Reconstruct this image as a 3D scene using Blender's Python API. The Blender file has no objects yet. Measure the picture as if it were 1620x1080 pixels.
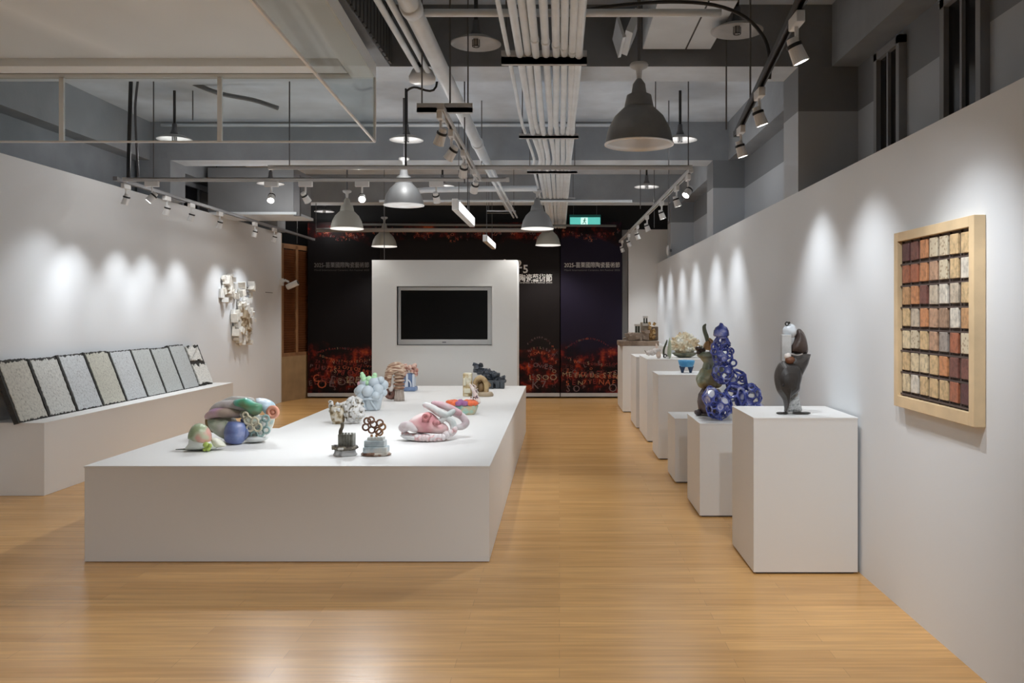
import bpy, bmesh, math, random
from mathutils import Vector, Matrix, noise
PI = math.pi
random.seed(7)
S = bpy.context.scene
COL = S.collection

# ------------------------------------------------------------------ camera, world, exposure
F = 1350.0            # focal length in pixels of the 1620x1080 frame
EYE = 1.5             # camera height
VX, VY = 885.0, 495.0  # vanishing point of the room's long axis
cd = bpy.data.cameras.new('camera')
cam = bpy.data.objects.new('camera', cd); COL.objects.link(cam)
cam.location = (0, 0, EYE); cam.rotation_euler = (PI/2, 0, 0)
cd.sensor_fit = 'HORIZONTAL'; cd.sensor_width = 36; cd.lens = F/1620*36
cd.shift_x = -(VX-810)/1620; cd.shift_y = -(540-VY)/1620
cd.clip_start = .05; cd.clip_end = 60
S.camera = cam
w = bpy.data.worlds.new('world'); S.world = w; w.use_nodes = True
w.node_tree.nodes['Background'].inputs[0].default_value = (.75, .82, 1, 1)
w.node_tree.nodes['Background'].inputs[1].default_value = .3
S.view_settings.view_transform = 'Standard'; S.view_settings.look = 'None'
S.view_settings.gamma = 1; S.view_settings.use_curve_mapping = False
S.view_settings.exposure = 1.36
SPOT_TINT = (.91, .955, 1.0)
WALL_W, NEAR_FILL_W, TABLE_W, DISH_FILL_W, BELL_W = 12.0, 15.0, 37.5, 2.6, 27.0   # lamp powers; the near and dish ones are added fill

# ------------------------------------------------------------------ helpers
def at(px, py, Y):
    """a point at distance Y that the photograph shows at (px, py)"""
    return ((px-VX)*Y/F, Y, EYE-(py-VY)*Y/F)

def mat(name, color, rough=.6, metal=0, bump=0, bscale=20, var=0, vscale=4, emis=None, estr=0, spec=.5, coat=0, detail=4):
    m = bpy.data.materials.new(name); m.use_nodes = True
    n = m.node_tree.nodes; L = m.node_tree.links; b = n['Principled BSDF']
    b.inputs['Base Color'].default_value = (*color, 1)
    b.inputs['Roughness'].default_value = rough; b.inputs['Metallic'].default_value = metal
    b.inputs['Specular IOR Level'].default_value = spec
    b.inputs['Coat Weight'].default_value = coat
    tc = n.new('ShaderNodeTexCoord')
    if var:
        t = n.new('ShaderNodeTexNoise'); t.inputs['Scale'].default_value = vscale; t.inputs['Detail'].default_value = detail
        L.new(tc.outputs['Object'], t.inputs['Vector'])
        r = n.new('ShaderNodeMapRange'); r.inputs[1].default_value = .3; r.inputs[2].default_value = .7
        r.inputs[3].default_value = 1-var; r.inputs[4].default_value = 1+var
        L.new(t.outputs['Fac'], r.inputs[0])
        v = n.new('ShaderNodeVectorMath'); v.operation = 'SCALE'; v.inputs[0].default_value = color
        L.new(r.outputs[0], v.inputs['Scale']); L.new(v.outputs[0], b.inputs['Base Color'])
    if bump:
        t2 = n.new('ShaderNodeTexNoise'); t2.inputs['Scale'].default_value = bscale; t2.inputs['Detail'].default_value = 6
        L.new(tc.outputs['Object'], t2.inputs['Vector'])
        bp = n.new('ShaderNodeBump'); bp.inputs['Strength'].default_value = bump; bp.inputs['Distance'].default_value = .01
        L.new(t2.outputs['Fac'], bp.inputs['Height']); L.new(bp.outputs[0], b.inputs['Normal'])
    if emis:
        b.inputs['Emission Color'].default_value = (*emis, 1); b.inputs['Emission Strength'].default_value = estr
    return m

def ramp_mat(name, stops, scale=6, rough=.5, bump=.2, bscale=30, kind='noise', detail=4, coat=0, mapping=(1, 1, 1), metal=0):
    """glaze that runs through several colours in patches"""
    m = bpy.data.materials.new(name); m.use_nodes = True
    n = m.node_tree.nodes; L = m.node_tree.links; b = n['Principled BSDF']
    b.inputs['Roughness'].default_value = rough; b.inputs['Coat Weight'].default_value = coat; b.inputs['Metallic'].default_value = metal
    tc = n.new('ShaderNodeTexCoord'); mp = n.new('ShaderNodeMapping'); mp.inputs['Scale'].default_value = mapping
    L.new(tc.outputs['Object'], mp.inputs['Vector'])
    if kind == 'noise':
        t = n.new('ShaderNodeTexNoise'); t.inputs['Detail'].default_value = detail; o = t.outputs['Fac']
    else:
        t = n.new('ShaderNodeTexVoronoi'); o = t.outputs['Distance']
    t.inputs['Scale'].default_value = scale; L.new(mp.outputs[0], t.inputs['Vector'])
    cr = n.new('ShaderNodeValToRGB'); e = cr.color_ramp.elements
    e[0].position, e[0].color = stops[0][0], (*stops[0][1], 1); e[1].position, e[1].color = stops[-1][0], (*stops[-1][1], 1)
    for p, c in stops[1:-1]:
        q = e.new(p); q.color = (*c, 1)
    L.new(o, cr.inputs[0]); L.new(cr.outputs[0], b.inputs['Base Color'])
    if bump:
        t2 = n.new('ShaderNodeTexNoise'); t2.inputs['Scale'].default_value = bscale; t2.inputs['Detail'].default_value = 5
        L.new(tc.outputs['Object'], t2.inputs['Vector'])
        bp = n.new('ShaderNodeBump'); bp.inputs['Strength'].default_value = bump; bp.inputs['Distance'].default_value = .01
        L.new(t2.outputs['Fac'], bp.inputs['Height']); L.new(bp.outputs[0], b.inputs['Normal'])
    return m

def obj(name, bm, m, parent=None, smooth=False, loc=None, bevel=0):
    me = bpy.data.meshes.new(name); bmesh.ops.recalc_face_normals(bm, faces=bm.faces[:]); bm.to_mesh(me); bm.free()
    for k in (m if isinstance(m, (list, tuple)) else [m]): me.materials.append(k)
    if smooth:
        for p in me.polygons: p.use_smooth = True
    o = bpy.data.objects.new(name, me); COL.objects.link(o)
    if parent: o.parent = parent
    if loc: o.location = loc
    if bevel:
        b = o.modifiers.new('bevel', 'BEVEL'); b.width = bevel; b.segments = 2; b.limit_method = 'ANGLE'
    return o

def tag(o, label=None, cat=None, group=None, kind=None):
    if label: o['label'] = label
    if cat: o['category'] = cat
    if group: o['group'] = group
    if kind: o['kind'] = kind
    return o

def thing(name, label, cat, loc=(0, 0, 0), rz=0, group=None):
    o = bpy.data.objects.new(name, None); COL.objects.link(o); o.empty_display_size = .1
    o.location = loc; o.rotation_euler = (0, 0, rz)
    return tag(o, label, cat, group)

def struct(name, bm, m, **k):
    return tag(obj(name, bm, m, **k), kind='structure')

def copy_tree(o, parent=None):
    c = o.copy(); COL.objects.link(c); c.parent = parent
    for ch in list(o.children): copy_tree(ch, c)
    return c

def B(): return bmesh.new()

def box(bm, x0, x1, y0, y1, z0, z1, M=None, mi=0):
    vs = [bm.verts.new((x, y, z)) for x in (x0, x1) for y in (y0, y1) for z in (z0, z1)]
    if M is not None:
        for v in vs: v.co = M @ v.co
    for f in ((0, 1, 3, 2), (4, 6, 7, 5), (0, 4, 5, 1), (2, 3, 7, 6), (0, 2, 6, 4), (1, 5, 7, 3)):
        bm.faces.new([vs[i] for i in f]).material_index = mi
    return bm

def cbox(bm, c, s, M=None, mi=0):
    T = Matrix.Translation(Vector(c)) @ (M if M is not None else Matrix())
    return box(bm, -s[0]/2, s[0]/2, -s[1]/2, s[1]/2, -s[2]/2, s[2]/2, T, mi)

def lathe(bm, prof, seg=24, M=None, close=False, mi=0):
    rings = []
    for r, z in prof:
        if r < 1e-5: rings.append([bm.verts.new((0, 0, z))])
        else: rings.append([bm.verts.new((r*math.cos(2*PI*i/seg), r*math.sin(2*PI*i/seg), z)) for i in range(seg)])
    for a, b in zip(rings, rings[1:]):
        for i in range(seg):
            j = (i+1) % seg
            q = [a[i % len(a)], a[j % len(a)], b[j % len(b)], b[i % len(b)]]
            u = []
            for v in q:
                if v not in u: u.append(v)
            if len(u) > 2:
                bm.faces.new(u).material_index = mi
    if M is not None:
        for r in rings:
            for v in r: v.co = M @ v.co
    return bm

def spline(pts, n=6):
    P = [Vector(p) for p in pts]
    if len(P) < 3: return P
    out = []
    for i in range(len(P)-1):
        a, b, c, d = P[max(i-1, 0)], P[i], P[i+1], P[min(i+2, len(P)-1)]
        for k in range(n):
            t = k/n
            out.append(.5*((2*b)+(c-a)*t+(2*a-5*b+4*c-d)*t*t+(3*b-a-3*c+d)*t**3))
    out.append(P[-1]); return out

def tube(bm, pts, r, seg=10, n=6, cap=True, round_=False, closed=False, mi=0):
    """a round bar along a smooth path; r is one radius or one per point"""
    P = spline(pts, n)
    if isinstance(r, (int, float)): R = [r]*len(P)
    else:
        R = []
        for i in range(len(P)):
            t = i/(len(P)-1)*(len(r)-1); k = min(int(t), len(r)-2); R.append(r[k]+(r[k+1]-r[k])*(t-k))
    if round_:
        m = len(P)-1
        e0 = (P[0]-P[1]).normalized(); e1 = (P[-1]-P[-2]).normalized()
        P = [P[0]+e0*R[0]*.95, P[0]+e0*R[0]*.7]+P+[P[-1]+e1*R[-1]*.7, P[-1]+e1*R[-1]*.95]
        R = [R[0]*.3, R[0]*.72]+R+[R[-1]*.72, R[-1]*.3]
    rings = []; up = None
    for i, p in enumerate(P):
        t = (P[min(i+1, len(P)-1)]-P[max(i-1, 0)]).normalized()
        if up is None:
            up = Vector((0, 0, 1)) if abs(t.z) < .9 else Vector((1, 0, 0))
        s = t.cross(up)
        if s.length < 1e-4: s = t.orthogonal()
        s.normalize(); up = s.cross(t).normalized()
        rings.append([bm.verts.new(p+(s*math.cos(2*PI*k/seg)+up*math.sin(2*PI*k/seg))*R[i]) for k in range(seg)])
    for a, b in zip(rings, rings[1:]):
        for k in range(seg):
            j = (k+1) % seg
            bm.faces.new((a[k], a[j], b[j], b[k])).material_index = mi
    if cap:
        for q in (rings[0], rings[-1]): bm.faces.new(q).material_index = mi
    return bm

def ring(bm, c, R, r, axis='Y', seg=18, rs=8, sx=1, sz=1, mi=0):
    vs = []
    for i in range(seg):
        a = 2*PI*i/seg; row = []
        for j in range(rs):
            b = 2*PI*j/rs; q = R+r*math.cos(b); h = r*math.sin(b)
            u, v = q*math.cos(a)*sx, q*math.sin(a)*sz
            p = (u, h, v) if axis == 'Y' else ((u, v, h) if axis == 'Z' else (h, u, v))
            row.append(bm.verts.new(Vector(c)+Vector(p)))
        vs.append(row)
    for i in range(seg):
        for j in range(rs):
            bm.faces.new((vs[i][j], vs[(i+1) % seg][j], vs[(i+1) % seg][(j+1) % rs], vs[i][(j+1) % rs])).material_index = mi
    return bm

def blob(bm, c, s, sub=3, amp=0, freq=10, seed=0, mi=0, M=None):
    """lumpy ellipsoid"""
    r = bmesh.ops.create_icosphere(bm, subdivisions=sub, radius=1)
    for v in r['verts']:
        d = v.co.normalized()
        k = 1+(amp*noise.noise(Vector((d.x*freq*.1+seed, d.y*freq*.1, d.z*freq*.1))) if amp else 0)
        p = Vector((d.x*s[0], d.y*s[1], d.z*s[2]))*k
        if M is not None: p = M @ p
        v.co = p+Vector(c)
    for v in r['verts']:
        for f in v.link_faces: f.material_index = mi
    return bm

def pillow(bm, outline, c, depth, rings=4, rim=.15, mi=0):
    """a closed swelling form whose front outline (x, z) is given; swells to +-depth/2 in y"""
    n = len(outline); cx = sum(p[0] for p in outline)/n; cz = sum(p[1] for p in outline)/n
    def mk(k, sgn):
        t = k/rings; h = sgn*depth/2*(rim+(1-rim)*math.sqrt(max(0, 1-(1-t)**2)))
        return [bm.verts.new((c[0]+cx+(x-cx)*(1-t), c[1]+h, c[2]+cz+(z-cz)*(1-t))) for x, z in outline]
    sides = []
    for sgn in (-1, 1):
        R = [mk(k, sgn) for k in range(rings)]
        top = bm.verts.new((c[0]+cx, c[1]+sgn*depth/2, c[2]+cz))
        for a, b in zip(R, R[1:]):
            for i in range(n):
                bm.faces.new((a[i], a[(i+1) % n], b[(i+1) % n], b[i])).material_index = mi
        for i in range(n): bm.faces.new((R[-1][i], R[-1][(i+1) % n], top)).material_index = mi
        sides.append(R[0])
    for i in range(n): bm.faces.new((sides[0][i], sides[0][(i+1) % n], sides[1][(i+1) % n], sides[1][i])).material_index = mi
    return bm

def smoothed(pts, n=4):
    """closed Catmull-Rom of a 2D outline"""
    m = len(pts); out = []
    for i in range(m):
        a, b, c, d = (Vector(pts[(i+k) % m]) for k in (-1, 0, 1, 2))
        for k in range(n):
            t = k/n; out.append(tuple(.5*((2*b)+(c-a)*t+(2*a-5*b+4*c-d)*t*t+(3*b-a-3*c+d)*t**3)))
    return out

def prism(bm, pts, z0, z1, mi=0):
    lo = [bm.verts.new((x, y, z0)) for x, y in pts]; hi = [bm.verts.new((x, y, z1)) for x, y in pts]
    bm.faces.new(lo[::-1]); bm.faces.new(hi)
    for i in range(len(pts)):
        j = (i+1) % len(pts); bm.faces.new((lo[i], lo[j], hi[j], hi[i]))
    return bm

def aim(d):
    """rotation that points local -Z along d"""
    return Vector(d).to_track_quat('-Z', 'Y').to_matrix().to_4x4()

def text(name, s, size, loc, m, parent=None, ext=.002, align='LEFT', rot=(PI/2, 0, 0), sx=1, bold=0):
    c = bpy.data.curves.new(name, 'FONT'); c.body = s; c.size = size; c.extrude = ext; c.align_x = align; c.resolution_u = 2; c.offset = bold
    c.materials.append(m)
    tmp = bpy.data.objects.new(name, c); COL.objects.link(tmp)
    me = bpy.data.meshes.new_from_object(tmp.evaluated_get(bpy.context.evaluated_depsgraph_get()))
    bpy.data.objects.remove(tmp); o = bpy.data.objects.new(name, me); COL.objects.link(o)
    o.location = loc; o.rotation_euler = rot; o.scale = (sx, 1, 1)
    if parent: o.parent = parent
    return o

ORD = ['first', 'second', 'third', 'fourth', 'fifth', 'sixth', 'seventh', 'eighth', 'ninth', 'tenth']

# ------------------------------------------------------------------ materials
WALL = mat('wall_paint', (.79, .81, .83), .75, bump=.03, bscale=60)
PLINTH = mat('plinth_paint', (.80, .79, .77), .5, bump=.02, bscale=40)
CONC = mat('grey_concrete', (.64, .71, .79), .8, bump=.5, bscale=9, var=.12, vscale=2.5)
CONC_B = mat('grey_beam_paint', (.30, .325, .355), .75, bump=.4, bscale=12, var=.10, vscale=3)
BLACKW = mat('black_paint', (.012, .012, .013), .7)
METAL_G = mat('galvanised_metal', (.55, .56, .57), .45, .0, var=.05, vscale=8)
CONDUIT = mat('conduit_paint', (.80, .86, .92), .4, var=.06, vscale=6)
DARKM = mat('dark_strut', (.13, .13, .14), .5)
BLACKM = mat('black_metal', (.015, .015, .017), .45)
WHITEM = mat('white_metal', (.82, .82, .82), .35)
LENS = mat('lamp_lens', (1, 1, 1), .3, emis=(1, .97, .92), estr=14)
LENS_HOT = mat('lamp_lens_facing', (1, 1, 1), .3, emis=(1, .98, .95), estr=60)
CHROME = mat('brushed_aluminium', (.86, .87, .89), .35, .25)
CHROME_D = mat('weathered_aluminium', (.25, .255, .26), .42, .5, var=.1, vscale=10)
GREIGE = mat('grey_bell_paint', (.42, .41, .36), .5)
SILVER = mat('silver_frame', (.58, .58, .57), .35, .4)
SCREEN = mat('tv_screen', (.002, .002, .002), .25, spec=.25)
PANELW = ramp_mat('canopy_board', [(.38, (.72, .77, .80)), (.5, (.86, .91, .94)), (.62, (.78, .83, .86))], scale=1.2, rough=.8, bump=0, mapping=(1, .25, 1), detail=1)  # streaks of light on the panel painted into its colour
PANELF = mat('canopy_border', (.90, .93, .93), .6)
BOARD_L = mat('lit_box_face', (.9, .9, .9), .4, emis=(.95, .97, 1), estr=.9)

def two_tone():
    """wall painted mid grey up to 2.97 m and dark grey above"""
    m = bpy.data.materials.new('two_tone_grey'); m.use_nodes = True
    n = m.node_tree.nodes; L = m.node_tree.links; b = n['Principled BSDF']; b.inputs['Roughness'].default_value = .7
    g = n.new('ShaderNodeNewGeometry'); sp = n.new('ShaderNodeSeparateXYZ'); L.new(g.outputs['Position'], sp.inputs[0])
    mt = n.new('ShaderNodeMath'); mt.operation = 'GREATER_THAN'; mt.inputs[1].default_value = 2.965; L.new(sp.outputs['Z'], mt.inputs[0])
    mx = n.new('ShaderNodeMix'); mx.data_type = 'RGBA'; mx.inputs['A'].default_value = (.50, .53, .57, 1); mx.inputs['B'].default_value = (.23, .245, .265, 1)
    L.new(mt.outputs[0], mx.inputs['Factor']); L.new(mx.outputs['Result'], b.inputs['Base Color'])
    return m
TWO = two_tone()

def wood_floor():
    m = bpy.data.materials.new('wood_floor'); m.use_nodes = True
    n = m.node_tree.nodes; L = m.node_tree.links; b = n['Principled BSDF']
    tc = n.new('ShaderNodeTexCoord')
    br = n.new('ShaderNodeTexBrick'); br.inputs['Scale'].default_value = 1
    br.inputs['Brick Width'].default_value = 1.2; br.inputs['Row Height'].default_value = .095
    br.inputs['Mortar Size'].default_value = .0012; br.inputs['Mortar Smooth'].default_value = .3; br.offset = .37
    br.inputs['Color1'].default_value = (.62, .335, .115, 1); br.inputs['Color2'].default_value = (.73, .41, .15, 1)
    br.inputs['Mortar'].default_value = (.46, .26, .10, 1)
    L.new(tc.outputs['Object'], br.inputs['Vector'])
    mp = n.new('ShaderNodeMapping'); mp.inputs['Scale'].default_value = (1.2, 22, 1); L.new(tc.outputs['Object'], mp.inputs['Vector'])
    t = n.new('ShaderNodeTexNoise'); t.inputs['Scale'].default_value = 1.6; t.inputs['Detail'].default_value = 7; L.new(mp.outputs[0], t.inputs['Vector'])
    r = n.new('ShaderNodeMapRange'); r.inputs[1].default_value = .3; r.inputs[2].default_value = .7; r.inputs[3].default_value = .84; r.inputs[4].default_value = 1.14
    L.new(t.outputs['Fac'], r.inputs[0])
    v = n.new('ShaderNodeVectorMath'); v.operation = 'SCALE'; L.new(br.outputs['Color'], v.inputs[0]); L.new(r.outputs[0], v.inputs['Scale'])
    L.new(v.outputs[0], b.inputs['Base Color'])
    b.inputs['Roughness'].default_value = .27; b.inputs['Specular IOR Level'].default_value = .5
    bp = n.new('ShaderNodeBump'); bp.inputs['Strength'].default_value = .08; bp.inputs['Distance'].default_value = .004
    L.new(t.outputs['Fac'], bp.inputs['Height']); L.new(bp.outputs[0], b.inputs['Normal'])
    return m
FLOOR = wood_floor()

def glass_mat(name, tint, refl=.08):
    m = bpy.data.materials.new(name); m.use_nodes = True
    n = m.node_tree.nodes; L = m.node_tree.links; n.remove(n['Principled BSDF'])
    tr = n.new('ShaderNodeBsdfTransparent'); tr.inputs[0].default_value = (*tint, 1)
    gl = n.new('ShaderNodeBsdfGlossy'); gl.inputs['Roughness'].default_value = .05
    fr = n.new('ShaderNodeFresnel'); fr.inputs[0].default_value = 1.45
    sc = n.new('ShaderNodeMath'); sc.operation = 'MULTIPLY'; sc.inputs[1].default_value = .22; L.new(fr.outputs[0], sc.inputs[0])
    mx = n.new('ShaderNodeMixShader'); L.new(sc.outputs[0], mx.inputs[0]); L.new(tr.outputs[0], mx.inputs[1]); L.new(gl.outputs[0], mx.inputs[2])
    L.new(mx.outputs[0], n['Material Output'].inputs[0]); return m
GLASS = glass_mat('smoke_curtain_glass', (.90, .92, .92))

# ------------------------------------------------------------------ the room
XR, XL = 1.735, -4.68            # faces of the two white exhibition walls
HR, HL = 2.38, 2.84              # their heights
HB, HS = 3.29, 3.74              # underside of beams, of slab
YB, YN = 15.1, -2.6              # far wall, near wall
struct('floor', box(B(), -5.2, 2.4, YN, 15.6, -.1, 0), FLOOR)
struct('ceiling', box(B(), -5.2, 2.4, YN, 15.6, HS, HS+.15), CONC)
struct('wall_right', box(B(), XR, XR+.05, YN, 15.3, 0, HR), WALL)
struct('wall_left', box(B(), XL-.1, XL, YN, 14.35, 0, HL), WALL)
struct('wall_outer_right', box(B(), 2.17, 2.4, YN, 15.6, 0, HS), TWO)
struct('wall_outer_left', box(B(), -5.2, -5.0, YN, 15.6, 0, HS), CONC_B)
struct('wall_near', box(B(), -5.2, 2.4, YN-.1, YN, 0, HS), WALL)
struct('wall_far', box(B(), -5.0, 2.17, 15.3, 15.6, 0, HS), BLACKW)
# white pier and darker return beside the banners
struct('wall_pier', box(B(), 1.225, 2.17, 15.12, 15.3, 0, 2.98), mat('pier_paint', (.80, .79, .77), .7))
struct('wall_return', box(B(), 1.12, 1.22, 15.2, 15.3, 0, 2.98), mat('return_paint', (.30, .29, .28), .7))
# beams across the room
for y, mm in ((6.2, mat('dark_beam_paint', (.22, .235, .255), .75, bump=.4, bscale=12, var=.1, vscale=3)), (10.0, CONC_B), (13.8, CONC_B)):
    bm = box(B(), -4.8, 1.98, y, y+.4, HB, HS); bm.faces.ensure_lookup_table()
    min(bm.faces, key=lambda f: f.calc_center_median().z).material_index = 1   # paler soffit, floor bounce light put into its colour
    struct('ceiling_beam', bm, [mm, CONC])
struct('ceiling_beam', box(B(), 1.98, 2.17, YN, 15.3, HB, HS), CONC_B)
struct('ceiling_beam', box(B(), -5.0, -4.8, YN, 15.3, HB, HS), CONC_B)
bmc = box(B(), -1.40, -1.23, YN, 6.2, HB, HS)
struct('ceiling_beam', bmc, CONC_B)
# ribbed dark board along that beam
bm = B()
for k in range(60):
    y = .2+k*.1; box(bm, -1.228, -1.212, y, y+.07, HB+.01, HS-.01)
struct('ceiling_rib_board', bm, mat('ribbed_board', (.085, .09, .095), .7))
# columns above the partitions
def column(x0, x1, y, z0):
    struct('column', box(B(), x0, x1, y, y+.4, z0, HB if x0 > 0 else HB), TWO if x0 > 0 else CONC_B)
column(1.735, 2.17, 6.2, HR); column(1.80, 2.17, 10.0, HR); column(1.80, 2.17, 13.8, HR)
column(-4.95, -4.56, 10.0, HL); column(-4.95, -4.62, 6.2, HL); column(-4.95, -4.56, 13.8, HL)
# tall windows in the outer wall above the partition
DGL = mat('dark_window_glass', (.01, .01, .012), .15)
def outer_window(n, y0, y1, x, sgn, z0, z1):
    w = thing(f'window_{n}', None, None, (x, (y0+y1)/2, z0)); w['kind'] = 'structure'
    hw = (y1-y0)/2; H = z1-z0
    fr = B()
    box(fr, -sgn*.05, 0, -hw, -hw+.05, 0, H); box(fr, -sgn*.05, 0, hw-.05, hw, 0, H); box(fr, -sgn*.05, 0, -hw, hw, H-.05, H)
    box(fr, -sgn*.04, 0, -.012, .012, 0, H-.05)
    obj('window_frame', fr, mat('window_frame_grey', (.30, .31, .33), .5), w)
    obj('window_pane', box(B(), -sgn*.02, -sgn*.002, -hw+.05, hw-.05, 0, H-.05), DGL, w)
outer_window(1, 5.33, 5.76, 2.17, 1, 2.0, 3.24)
outer_window(2, 4.30, 4.76, 2.17, 1, 2.0, 3.24)
outer_window(3, 11.2, 12.3, -5.0, -1, 2.3, 3.25)
# edge trim on the end of the left partition
struct('trim_1', box(B(), XL-.1, XL+.004, 14.35, 14.37, 0, HL), mat('edge_trim', (.62, .52, .40), .6))
# louvred wooden door at the end of the left wall
WOODD = mat('red_brown_wood', (.16, .055, .018), .5, var=.25, vscale=5)
WOODT = mat('tan_wood', (.34, .22, .11), .55, var=.15, vscale=5)
ang = math.atan2(.85, .26)
door = thing('door_1', None, None, (-4.68, 14.39, 0), ang); door['kind'] = 'structure'
Ld = .86
bm = B()
for x0, x1 in ((.0, .05), (.40, .47), (Ld-.05, Ld)): box(bm, x0, x1, 0, .05, .78, 2.66)
box(bm, 0, Ld, 0, .05, 2.60, 2.68); box(bm, 0, Ld, 0, .05, .76, .82)
obj('door_frame', bm, mat('door_stile', (.26, .13, .06), .5, var=.2, vscale=6), door)
bm = B()
for a, b_ in ((.05, .40), (.47, Ld-.05)):
    for k in range(44):
        z = .84+k*.04; cbox(bm, ((a+b_)/2, .025, z), (b_-a, .008, .045), Matrix.Rotation(.6, 4, 'X'))
obj('louvres', bm, WOODD, door)
obj('lower_board', box(B(), 0, Ld, 0, .05, .0, .76), WOODT, door)

# ------------------------------------------------------------------ spotlights and tracks
LAMPS = []
def spotlight(loc, target, power, label, group, hot=False, blend=1.0, angle=82, on=True, box_adapter=True):
    """white track spotlight: adapter, stem, cylindrical lamp head with lens"""
    t = thing('track_spotlight', label, 'spotlight', loc, 0, group)
    obj('adapter', cbox(B(), (0, 0, -.025), (.13, .035, .05) if box_adapter else (.035, .13, .05)), WHITEM, t, bevel=.004)
    d = (Vector(target)-Vector(loc)-Vector((0, 0, -.14))).normalized()
    obj('stem', tube(B(), [(0, 0, -.05), (0, 0, -.11)], .009, 8), WHITEM, t)
    c = Vector((0, 0, -.15)); R = Matrix.Translation(c) @ aim(d)
    hd = obj('lamp_head', lathe(B(), [(.0, .055), (.022, .055), (.026, .03), (.026, .018), (.030, .015), (.034, -.04), (.036, -.05), (.030, -.05), (.027, -.042)], 18, R), WHITEM, t, smooth=False)
    obj('cooling_collar', lathe(B(), [(.027, .032), (.033, .030), (.033, .018), (.027, .016)], 18, R), BLACKM, hd)
    obj('lens', lathe(B(), [(.0, -.040), (.0285, -.040), (.0285, -.043), (0, -.043)], 18, R), LENS_HOT if hot else LENS, hd)
    if on and power:
        ld = bpy.data.lights.new('spot', 'SPOT'); ld.energy = power; ld.color = SPOT_TINT; ld.shadow_soft_size = .03
        ld.spot_size = math.radians(angle); ld.spot_blend = blend
        lo = bpy.data.objects.new('spot_light', ld); COL.objects.link(lo); lo.parent = t
        lo.matrix_local = Matrix.Translation(c+d*.06) @ aim(d)
    return t

ZT = 2.733
def track(p0, p1, label, m=BLACKM, z=ZT):
    a, b_ = Vector((*p0, z)), Vector((*p1, z)); L_ = (b_-a).length
    t = thing('lighting_track', label, 'lighting track', a, math.atan2(b_.y-a.y, b_.x-a.x), 'lighting tracks')
    bm = B(); box(bm, 0, L_, -.018, -.010, 0, .032); box(bm, 0, L_, .010, .018, 0, .032); box(bm, 0, L_, -.018, .018, .026, .034)
    obj('rail', bm, m, t)
    bm = B(); box(bm, -.04, 0, -.02, .02, -.002, .036); obj('end_cap', bm, m, t)
    bm = B(); box(bm, L_, L_+.03, -.02, .02, -.002, .036); obj('end_cap', bm, m, t)
    return t
TRW = mat('white_track', (.6, .6, .6), .4)
track((.50, -1.0), (1.235, 5.95), 'black lighting track over the aisle in front of the framed tiles')
track((1.15, 7.5), (1.06, 14.9), 'pale lighting track running above the row of white pedestals', TRW)
track((-4.13, 7.97), (-4.18, 14.5), 'grey lighting track running just above the wall with the leaning slabs', mat('grey_track', (.22, .22, .23), .45))
track((-.72, 5.2), (-.75, 7.95), 'pale lighting track over the middle of the table plinth', TRW)
track((-4.05, 8.0), (-.5, 8.0), 'crosswise lighting track carrying four spotlights over the table', TRW)
track((-2.5, 7.45), (1.13, 7.45), 'bare crosswise rail meeting the track above the pedestals', TRW, ZT+.02)

g = 'spotlights on the track by the framed tiles'
def trk1(y): return .978+.104*(y-3.5)
for i, y in enumerate((3.53, 4.71, 5.65)):
    spotlight((trk1(y), y, ZT), (XR, y+.05, .85), WALL_W*1.5, f'{ORD[i]} white spotlight, counted from the near end, on the black track', g, hot=False, box_adapter=False)
g = 'spotlights on the track above the pedestals'
for i, y in enumerate((7.62, 8.3, 9.4, 10.8, 12.0, 13.3, 14.5)):
    hot = i == 0
    spotlight((1.15-.012*(y-7.5), y, ZT), (XR, y+.1, .85) if not hot else (-.45, 6.3, .2), WALL_W*1.5 if not hot else WALL_W*4,
              f'{ORD[i]} spotlight, counted from the near end, above the pedestals' + (', shining at the viewer' if hot else ''), g, hot=hot, box_adapter=False)
spots_l = [8.15, 9.0, 9.6, 10.4, 11.6, 12.4]
g = 'spotlights along the wall with the leaning slabs'
for i, y in enumerate(spots_l):
    spotlight((-4.14, y, ZT), (XL, y+.10, .8), WALL_W*1.45, f'{ORD[i]} spotlight, counted from the near end, along the wall of leaning slabs', g, box_adapter=False)
g = 'spotlights on the track over the middle of the table'
for i, (y, tx, ty) in enumerate(((5.25, -1.6, 6.3), (5.78, -2.2, 6.6), (6.5, -1.2, 8.0), (7.35, -1.4, 9.0))):
    spotlight((-.73, y, ZT), (tx, ty, .6), TABLE_W*(.75, .9, .5, .4)[i], f'{ORD[i]} spotlight, counted from the near end, over the middle of the table', g, angle=100, box_adapter=False)
g = 'spotlights on the crosswise track'
for i, (x, tx, ty, pw, hot) in enumerate(((-3.82, XL, 7.6, WALL_W, False), (-2.70, -2.4, 6.2, TABLE_W*.8, False), (-2.38, -1.6, 9.5, TABLE_W*.3, False), (-1.85, -1.2, 5.0, TABLE_W*.9, True), (-1.155, -1.0, 9.6, TABLE_W*.35, False))):
    spotlight((x, 8.0, ZT), (tx, ty, .8 if i else 1.5), pw, ('spotlight at the slab-wall end of the crosswise track', 'spotlight tilted to one side on the crosswise track, beside the flat dish lamp', 'spotlight with a box adapter, between two others on the crosswise track', 'lit spotlight glaring at the viewer from the crosswise track', 'spotlight on the crosswise track beside the large grey bell lamp')[i], g, hot=hot, angle=70)
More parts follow.
